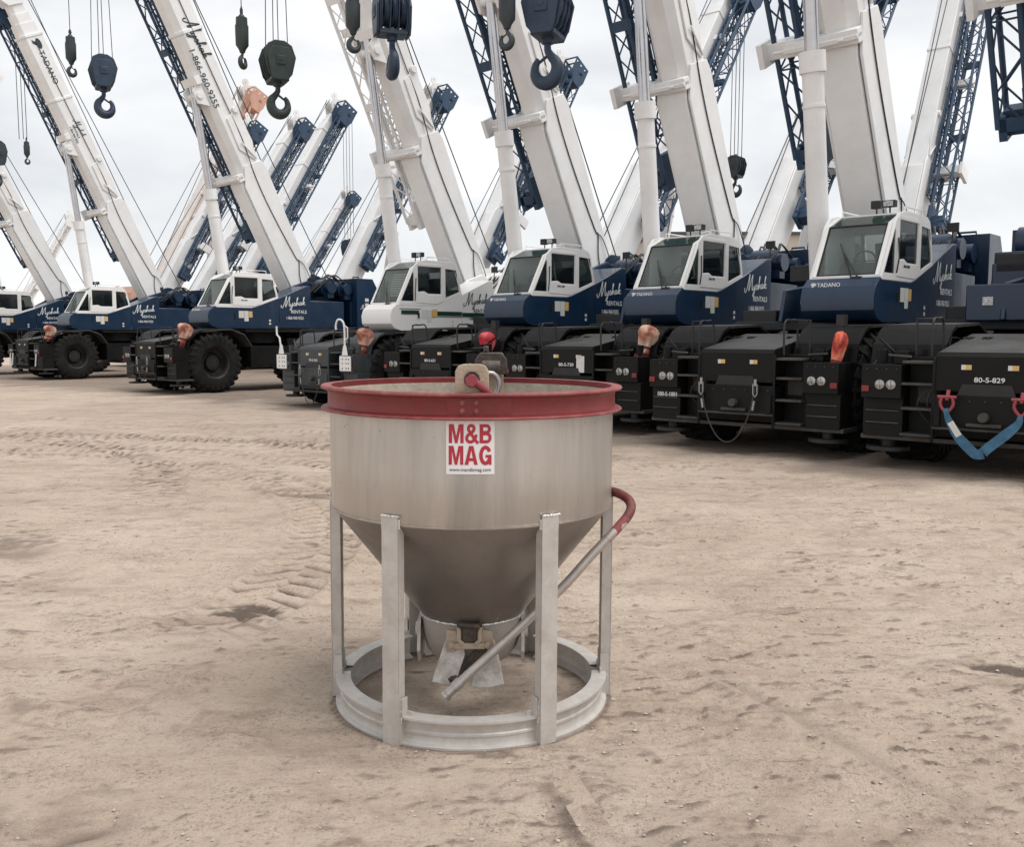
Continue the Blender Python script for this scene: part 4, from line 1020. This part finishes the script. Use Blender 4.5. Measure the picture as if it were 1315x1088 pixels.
# ------------------------------------------------------------------ building far behind
bl = empty('warehouse', (18, 75, 0)); tag(bl, 'long beige warehouse with a dark flat roof edge glimpsed behind the cranes', 'building')
s = MB(); s.box(-7.0, 12, 0, 30, 0, 9.6); s.build('wall', [M['wall']], bl)
s = MB(); s.box(-7.2, 12.2, -.2, 30.2, 9.6, 9.85); s.build('roof', [M['roof']], bl)
s = MB()
for x in (0, 5.5): s.box(x, x + 3.5, -.08, 0, 0, 4.2)
s.build('door', [M['roof']], bl)

# ------------------------------------------------------------------ ground
def vnoise(x, y, seed=0):
    xi = np.floor(x).astype(np.int64); yi = np.floor(y).astype(np.int64); xf = x - xi; yf = y - yi
    def h(a, b):
        n = (a * 374761393 + b * 668265263 + seed * 1442695041) & 0x7fffffff
        n = (n ^ (n >> 13)) * 1274126177 & 0x7fffffff
        n = n ^ (n >> 16)
        return (n & 0xffff) / 65535.
    u = xf * xf * (3 - 2 * xf); v = yf * yf * (3 - 2 * yf)
    return (h(xi, yi) * (1 - u) + h(xi + 1, yi) * u) * (1 - v) + (h(xi, yi + 1) * (1 - u) + h(xi + 1, yi + 1) * u) * v
def axis(a, b, f0, g, lim):
    out = [0.]; st = f0
    while out[-1] < lim:
        if out[-1] > a: st *= g
        out.append(out[-1] + st)
    return np.array(out)
px_ = axis(2.0, 0, .021, 1.008, 9); q_ = [px_[-1]]; sp_ = px_[-1] - px_[-2]
while q_[-1] < 420: sp_ *= 1.08; q_.append(q_[-1] + sp_)
px_ = np.concatenate([px_[:-1], q_]); xs = np.concatenate([-px_[:0:-1], px_])
py_ = axis(3.6, 0, .017, 1.0045, 26); py2 = [py_[-1]]
st = py_[-1] - py_[-2]
while py2[-1] < 900: st *= 1.1; py2.append(py2[-1] + st)
ys = np.concatenate([[-30, -8], py_[:-1] + 1.2, np.array(py2) + 1.2])
X, Y = np.meshgrid(xs, ys)
near = np.clip(1 - (Y - 20) / 30, 0, 1)
Z = (vnoise(X * .35, Y * .35, 1) - .5) * .05 * near
Z += (vnoise(X * 1.3, Y * 1.6, 2) - .5) * .03
Z += (vnoise(X * 4 + Y, Y * 6, 3) - .5) * .020 + (vnoise(X * 11, Y * 13, 4) - .5) * .010 * (Y < 14) + (vnoise(X * 24, Y * 28, 5) - .5) * .006 * (Y < 9)
cl = np.clip(vnoise(X * 1.7 + 3, Y * 2.6, 8) * 2.2 - .9, 0, 1)
lump = cl * np.clip(vnoise(X * 15, Y * 19, 9) - .45, 0, 1)
Z += lump * .035 * (Y < 16)
dark = cl * np.clip(vnoise(X * 13 + 2, Y * 21, 12) * 3 - 1.9, 0, 1) * .42 * (Y < 18)
def tracks(dist, along, w, amp, pitch=.22, fade=1., dk=.8):
    """lug prints in two rows either side of a wheel centre line"""
    global Z, dark
    q = np.abs(dist) / w; inside = np.clip((1 - q) * 6, 0, 1) * fade
    side = np.sign(dist)
    ph = (along + side * pitch * .25 + np.abs(dist) * .55) / pitch
    lug_ = np.clip(np.abs((ph % 1) - .5) * 5 - .9, -.6, .6)
    br = .35 + .65 * np.clip(vnoise(X * .8 + 7, Y * .8, 21) * 2.6 - .7, 0, 1)
    ok = (Y < 24)
    Z = Z + (lug_ * amp - amp * .8) * inside * br * ok
    Z = Z + np.exp(-((q - 1.05) / .12) ** 2) * amp * 1.2 * fade * br * ok
    dark = np.maximum(dark, inside * br * np.clip(-lug_ * 1.6, 0, 1) * dk * ok)
def arc(cx, cy, r, w, amp, fa=None, dk=1.3):
    d = np.hypot(X - cx, Y - cy) - r; al = np.arctan2(Y - cy, X - cx) * r
    f = 1. if fa is None else np.clip(fa(X, Y), 0, 1)
    tracks(d, al, w, amp, fade=f, dk=dk)
arc(-8.6, 7.3, 7.0, .34, .030, lambda x, y: (y - 5.2) * .8 * (x > -9))
arc(-8.6, 7.3, 9.4, .34, .017, lambda x, y: (y - 8) * .5 * (x > -9))
arc(-11.5, 9.0, 7.6, .30, .020, lambda x, y: (y - 9) * .7)
def line(x0, y0, x1, y1, w, amp, dk=.5):
    L = math.hypot(x1 - x0, y1 - y0); ux, uy = (x1 - x0) / L, (y1 - y0) / L
    d = (X - x0) * -uy + (Y - y0) * ux; al = (X - x0) * ux + (Y - y0) * uy
    f = np.clip(np.minimum(al, L - al) * .6, 0, 1)
    tracks(d, al, w, amp, fade=f, dk=dk)
line(-14, 21.5, 2, 14.4, .36, .022, .6); line(-13, 19, 3, 12.2, .36, .018, .5); line(3, 12.0, 9, 9.3, .34, .008, .28); line(-16, 17, 0, 15.2, .3, .02, .6)
line(1.2, 9.5, 8, 6.8, .3, .006, .2); arc(-7.6, 7.6, 7.3, .30, .012, lambda x, y: (y - 6) * .8 * (x > -7))
# ruts / scrape lines and dark damp patches
def rut(x0, y0, x1, y1, w, dz, dk=0.):
    global Z, dark
    L = math.hypot(x1 - x0, y1 - y0); ux, uy = (x1 - x0) / L, (y1 - y0) / L
    d = (X - x0) * -uy + (Y - y0) * ux + (vnoise(X * 3, Y * 3, 31) - .5) * .06; al = (X - x0) * ux + (Y - y0) * uy
    f = np.clip(np.minimum(al, L - al) * 4, 0, 1) * np.exp(-(d / w) ** 2)
    Z = Z + f * dz; dark = np.maximum(dark, f * dk)
rut(.95, 4.95, 1.75, 3.2, .03, .012); rut(1.02, 4.95, 1.82, 3.2, .05, -.012, .3)
rut(2.35, 5.05, 3.1, 4.75, .05, -.02, .9); rut(-.42, 3.1, -.9, 2.6, .05, -.012, .5); rut(-1.35, 3.35, -1.75, 3.0, .035, -.012, .7)
rut(-5.2, 7.9, -3.7, 7.5, .18, -.015, .5); rut(-3.0, 10.6, -1.9, 10.3, .12, -.02, .7)
for i in range(26):
    x0 = random.uniform(-7, 7); y0 = random.uniform(3, 13); a = random.uniform(-.5, .5); l_ = random.uniform(.3, 1.6)
    rut(x0, y0, x0 + l_ * math.cos(a), y0 + l_ * math.sin(a) * .5, random.uniform(.03, .08), -random.uniform(.006, .014), random.uniform(.1, .45))
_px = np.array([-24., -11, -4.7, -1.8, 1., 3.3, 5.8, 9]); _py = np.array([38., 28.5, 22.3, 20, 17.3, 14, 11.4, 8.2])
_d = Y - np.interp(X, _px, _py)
dark = np.maximum(dark, np.clip(_d * .55 + .75 + (vnoise(X * 1.3, Y * 1.3, 91) - .5) * 1.6, 0, 1) * (Y < 55) * (X > -30) * (X < 14) * .62)  # darker blotchy ground from just ahead of the crane noses backwards
def clod(cx, cy, L, w, a, h, dk):
    i0, i1 = np.searchsorted(xs, (cx - L, cx + L)); j0, j1 = np.searchsorted(ys, (cy - L, cy + L))
    if i1 - i0 < 2 or j1 - j0 < 2: return
    xx = X[j0:j1, i0:i1]; yy = Y[j0:j1, i0:i1]; ca, sa = math.cos(a), math.sin(a)
    u = (xx - cx) * ca + (yy - cy) * sa; v = -(xx - cx) * sa + (yy - cy) * ca
    nz = vnoise(xx * 28, yy * 28, 77)
    q = np.clip(1.1 - np.hypot(u / L * 1.1, v / w) + (nz - .55) * 1.2, 0, 1)
    Z[j0:j1, i0:i1] += q * h * nz
    dark[j0:j1, i0:i1] = np.maximum(dark[j0:j1, i0:i1], np.clip(q * 2.5, 0, 1) * dk * np.clip(nz * 1.6, .3, 1))
_c = 0; _r = random.Random(11)
while _c < 2600:
    yy_ = 2.6 + 17 * _r.random() ** 1.6; xx_ = _r.uniform(-1, 1) * (yy_ * .6 + .4)
    if _r.random() > (float(vnoise(np.array([xx_ * .8]), np.array([yy_ * 1.1]), 55)[0]) - .3) * 1.9: continue
    k_ = .6 + yy_ * .07
    clod(xx_, yy_, (.025 + .13 * _r.random() ** 1.8) * k_, _r.uniform(.010, .026) * k_, _r.gauss(.12, .35), _r.uniform(.006, .018), _r.uniform(.25, .85)); _c += 1
def blob(cx, cy, rx, ry, a, s_=3):
    global dark, Z
    n = (vnoise(X * 9, Y * 14, 41) - .5) * 1.3 + (vnoise(X * 30, Y * 40, 42) - .5) * .8
    v = np.clip((1.15 - np.hypot((X - cx) / rx, (Y - cy) / ry) + n) * 2.2, 0, 1); dark = np.maximum(dark, v * a); Z = Z - v * .006
blob(-1.78, 5.9, .2, .16, 1.25); blob(-4.5, 7.95, .55, .22, .6); blob(2.75, 4.95, .28, .06, 1.0); blob(-1.15, 9.7, .2, .1, .35); blob(.7, 13.5, 1.2, .3, .35)
# ground flat under the bucket and the crane wheels
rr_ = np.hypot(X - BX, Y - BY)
fl = np.clip(1.15 - np.hypot(X - BX, Y - BY), 0, .3) / .3; Z = Z * (1 - fl * .85) - fl * .004
Z = Z + np.exp(-((rr_ - .70) / .022) ** 2) * .014 * np.clip(vnoise(X * 9, Y * 9, 71) * 1.6 - .3, 0, 1); dark = np.maximum(dark, np.exp(-((rr_ - .688) / .012) ** 2) * .8); dark = np.maximum(dark, (rr_ < .62) * np.clip(vnoise(X * 7, Y * 7, 72) * 2 - .75, 0, 1) * .45)  # narrow dark ring paints contact shade at the base ring, darker blotches inside
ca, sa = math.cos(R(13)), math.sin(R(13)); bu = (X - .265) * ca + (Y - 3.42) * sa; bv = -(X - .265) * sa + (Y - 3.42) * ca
onb = np.clip((.10 - np.abs(bu)) * 25, 0, 1) * (bv < .38) * (bv > -1.05); Z = Z * (1 - onb * .72) - onb * .001
Z = Z + np.exp(-((bu - .085) / .018) ** 2) * .006 * (bv < .38)
dark = np.maximum(dark, np.exp(-((bu + .062) / .022) ** 2) * (bv < .28) * (bv > -1) * np.clip(vnoise(X * 9, Y * 9, 61) * 2 - .3, 0, 1) * .8)  # board's shadow painted into the ground as a dark strip on its left
dark = np.maximum(dark, np.clip(1.2 - np.hypot((bu + .075) / .05, (bv + .12) / .30) + (vnoise(X * 22, Y * 22, 62) - .5), 0, 1) * .9)  # second dark patch along the same edge
Z = np.where(Y > 60, 0, Z)
nx_, ny_ = len(xs), len(ys)
me = bpy.data.meshes.new('ground')
co = np.stack([X, Y, Z], -1).reshape(-1, 3)
idx = np.arange(nx_ * ny_).reshape(ny_, nx_)
quads = np.stack([idx[:-1, :-1], idx[:-1, 1:], idx[1:, 1:], idx[1:, :-1]], -1).reshape(-1, 4)
me.vertices.add(len(co)); me.vertices.foreach_set('co', co.ravel())
me.loops.add(quads.size); me.loops.foreach_set('vertex_index', quads.ravel().astype(np.int32))
me.polygons.add(len(quads)); me.polygons.foreach_set('loop_start', np.arange(0, quads.size, 4, dtype=np.int32))
me.polygons.foreach_set('use_smooth', np.ones(len(quads), dtype=bool))
me.update(calc_edges=True); me.validate()
at = me.attributes.new('damp_and_shade', 'FLOAT', 'POINT'); at.data.foreach_set('value', dark.ravel().astype(np.float32))
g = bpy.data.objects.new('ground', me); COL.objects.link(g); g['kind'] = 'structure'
gm, t, b = nt('dry_dirt'); n, l = t.nodes, t.links
tc = n.new('ShaderNodeTexCoord')
def tex(sc, det=6, ro=.6, vec=None, sv=None):
    x = n.new('ShaderNodeTexNoise'); x.inputs['Scale'].default_value = sc; x.inputs['Detail'].default_value = det; x.inputs['Roughness'].default_value = ro
    if sv:
        mp = n.new('ShaderNodeMapping'); mp.inputs['Scale'].default_value = sv; l.new(tc.outputs['Object'], mp.inputs[0]); l.new(mp.outputs[0], x.inputs['Vector'])
    else: l.new(tc.outputs['Object'], x.inputs['Vector'])
    return x.outputs['Fac']
def ramp(src, a, b_, c=0., d=1.):
    m = n.new('ShaderNodeMapRange'); m.inputs[1].default_value = a; m.inputs[2].default_value = b_; m.inputs[3].default_value = c; m.inputs[4].default_value = d
    l.new(src, m.inputs[0]); return m.outputs[0]
def mix(f, a, b_):
    m = n.new('ShaderNodeMix'); m.data_type = 'RGBA'
    l.new(f, m.inputs[0])
    for s_, v in ((6, a), (7, b_)):
        if isinstance(v, tuple): m.inputs[s_].default_value = (*v, 1)
        else: l.new(v, m.inputs[s_])
    return m.outputs[2]
c = mix(ramp(tex(.45, 4), .35, .65), (.47, .375, .298), (.57, .470, .385))
c = mix(ramp(tex(2.2, 8, .7, None, (1, 1.8, 1)), .50, .72, 0, .7), c, (.29, .215, .168))
c = mix(ramp(tex(5, 8, .8, None, (1, 2.6, 1)), .56, .70, 0, .7), c, (.24, .175, .14))
c = mix(ramp(tex(14, 6, .8, None, (1, 2.0, 1)), .57, .68, 0, .75), c, (.235, .175, .138))
c = mix(ramp(tex(.8, 5, .65, None, (1, 2.2, 1)), .52, .70, 0, .55), c, (.33, .25, .20))
c = mix(ramp(tex(3.1, 6, .6), .60, .75, 0, .45), c, (.36, .235, .19))
clus = ramp(tex(1.4, 5, .7, None, (1, 1.7, 1)), .40, .62, .15, 1)
def mulf(a, b):
    m = n.new('ShaderNodeMath'); m.operation = 'MULTIPLY'; l.new(a, m.inputs[0]); l.new(b, m.inputs[1]); return m.outputs[0]
c = mix(mulf(clus, ramp(tex(34, 4, .75), .54, .64, 0, .8)), c, (.22, .165, .13))
c = mix(mulf(clus, ramp(tex(95, 2, .7), .58, .66, 0, .7)), c, (.17, .125, .10))
c = mix(ramp(tex(70, 3, .7), .62, .74, 0, .6), c, (.56, .48, .42))
atn = n.new('ShaderNodeAttribute'); atn.attribute_name = 'damp_and_shade'
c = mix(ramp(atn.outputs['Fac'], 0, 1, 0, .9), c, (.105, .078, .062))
l.new(c, b.inputs['Base Color']); b.inputs['Roughness'].default_value = .93; b.inputs['Specular IOR Level'].default_value = .2
bn = n.new('ShaderNodeBump'); bn.inputs['Strength'].default_value = 1.; bn.inputs['Distance'].default_value = .018
ad = n.new('ShaderNodeMath'); ad.operation = 'MULTIPLY_ADD'; l.new(tex(60, 6, .75), ad.inputs[0]); ad.inputs[1].default_value = .28; l.new(ramp(tex(9, 8, .7), .3, .7), ad.inputs[2])
l.new(ad.outputs[0], bn.inputs['Height']); l.new(bn.outputs[0], b.inputs['Normal'])
me.materials.append(gm)

# loose stones
def gz(x, y):
    i = np.clip(np.searchsorted(xs, x), 1, nx_ - 1); j = np.clip(np.searchsorted(ys, y), 1, ny_ - 1); return float(Z[j, i])
rnd = random.Random(3)
s = MB(); cnt = 0
ico = [(0, 0, 1), (.9, 0, .2), (.28, .85, .3), (-.72, .53, .2), (-.7, -.55, .3), (.3, -.8, .2), (0, 0, -.6)]
icf = [(0, 1, 2), (0, 2, 3), (0, 3, 4), (0, 4, 5), (0, 5, 1), (6, 2, 1), (6, 3, 2), (6, 4, 3), (6, 5, 4), (6, 1, 5)]
while cnt < 9000:
    y = 2.3 + 12 * rnd.random() ** 1.7; x = rnd.uniform(-1, 1) * (y * .62 + .3)
    dn = float(vnoise(np.array([x * .9]), np.array([y * .9]), 51)[0]) + .35 * (x > 0)
    if rnd.random() > (dn - .25) * 1.5: continue
    r = .0028 + .0092 * rnd.random() ** 5
    z = gz(x, y); a = rnd.random() * 6; ca, sa = math.cos(a), math.sin(a); k1, k2, k3 = [rnd.uniform(.7, 1.3) for _ in range(3)]
    s.add([(x + r * (p[0] * k1 * ca - p[1] * k2 * sa), y + r * (p[0] * k1 * sa + p[1] * k2 * ca), z + r * .2 + r * p[2] * k3 * .8) for p in ico], icf, rnd.choice((0, 0, 1, 2))); cnt += 1
me2 = bpy.data.meshes.new('loose_stones'); me2.from_pydata(s.v, [], s.f)
for q in (mat('stone_pale', (.46, .40, .35), .85), mat('stone_brown', (.30, .225, .18), .9), mat('stone_grey', (.40, .345, .30), .9)): me2.materials.append(q)
me2.polygons.foreach_set('material_index', s.m)
so = bpy.data.objects.new('loose_stones', me2); COL.objects.link(so); so['kind'] = 'stuff'; tag(so, 'small loose stones scattered over the dirt yard', 'stones')

# half-buried board at the bottom edge
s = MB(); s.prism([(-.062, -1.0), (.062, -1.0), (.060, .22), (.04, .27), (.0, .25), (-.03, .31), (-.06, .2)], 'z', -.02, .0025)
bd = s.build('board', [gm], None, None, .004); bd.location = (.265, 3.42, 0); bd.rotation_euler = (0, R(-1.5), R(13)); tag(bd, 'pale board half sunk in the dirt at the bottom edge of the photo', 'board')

# ------------------------------------------------------------------ world, light, camera
w = bpy.data.worlds.new('World'); scene.world = w; w.use_nodes = True; t = w.node_tree; n, l = t.nodes, t.links
bg = n['Background']; bg.inputs['Strength'].default_value = .1
sky = n.new('ShaderNodeTexSky'); sky.sky_type = 'NISHITA'; sky.sun_disc = False; sky.sun_elevation = R(64); sky.sun_rotation = R(110)
tc = n.new('ShaderNodeTexCoord')
mp = n.new('ShaderNodeMapping'); mp.inputs['Scale'].default_value = (1.0, 1.0, 2.6); l.new(tc.outputs['Generated'], mp.inputs[0])
no = n.new('ShaderNodeTexNoise'); no.inputs['Scale'].default_value = 3.4; no.inputs['Detail'].default_value = 6; no.inputs['Roughness'].default_value = .5; no.inputs['Distortion'].default_value = .3
l.new(mp.outputs[0], no.inputs['Vector'])
cr = n.new('ShaderNodeValToRGB'); e = cr.color_ramp.elements
e[0].position = .36; e[0].color = (.46, .472, .485, 1); e[1].position = .62; e[1].color = (.60, .602, .604, 1)
l.new(no.outputs['Fac'], cr.inputs[0])
sc = n.new('ShaderNodeVectorMath'); sc.operation = 'SCALE'; sc.inputs['Scale'].default_value = 10.0; l.new(cr.outputs[0], sc.inputs[0])
mx = n.new('ShaderNodeMix'); mx.data_type = 'RGBA'; mx.inputs[0].default_value = .94
l.new(sky.outputs[0], mx.inputs[6]); l.new(sc.outputs[0], mx.inputs[7]); l.new(mx.outputs[2], bg.inputs['Color'])
sd = bpy.data.lights.new('sun', 'SUN'); sd.energy = 1.5; sd.angle = R(45); sd.color = (1, .965, .92)
su = bpy.data.objects.new('sun', sd); COL.objects.link(su); el, az = R(64), R(110)
dirv = Vector((math.sin(az) * math.cos(el), math.cos(az) * math.cos(el), math.sin(el)))
su.rotation_euler = dirv.to_track_quat('Z', 'Y').to_euler()

cd = bpy.data.cameras.new('camera'); cam = bpy.data.objects.new('camera', cd); COL.objects.link(cam)
cd.sensor_width = 36; cd.lens = 36 * 1200 / 1315; cd.clip_end = 3000; cd.clip_start = .05
cam.location = (0, 0, 1.8); cam.rotation_euler = (R(90 - 5.47), 0, 0); scene.camera = cam
scene.view_settings.view_transform = 'Standard'; scene.view_settings.look = 'None'; scene.view_settings.exposure = .80; scene.view_settings.gamma = 1
scene.render.engine = 'CYCLES'
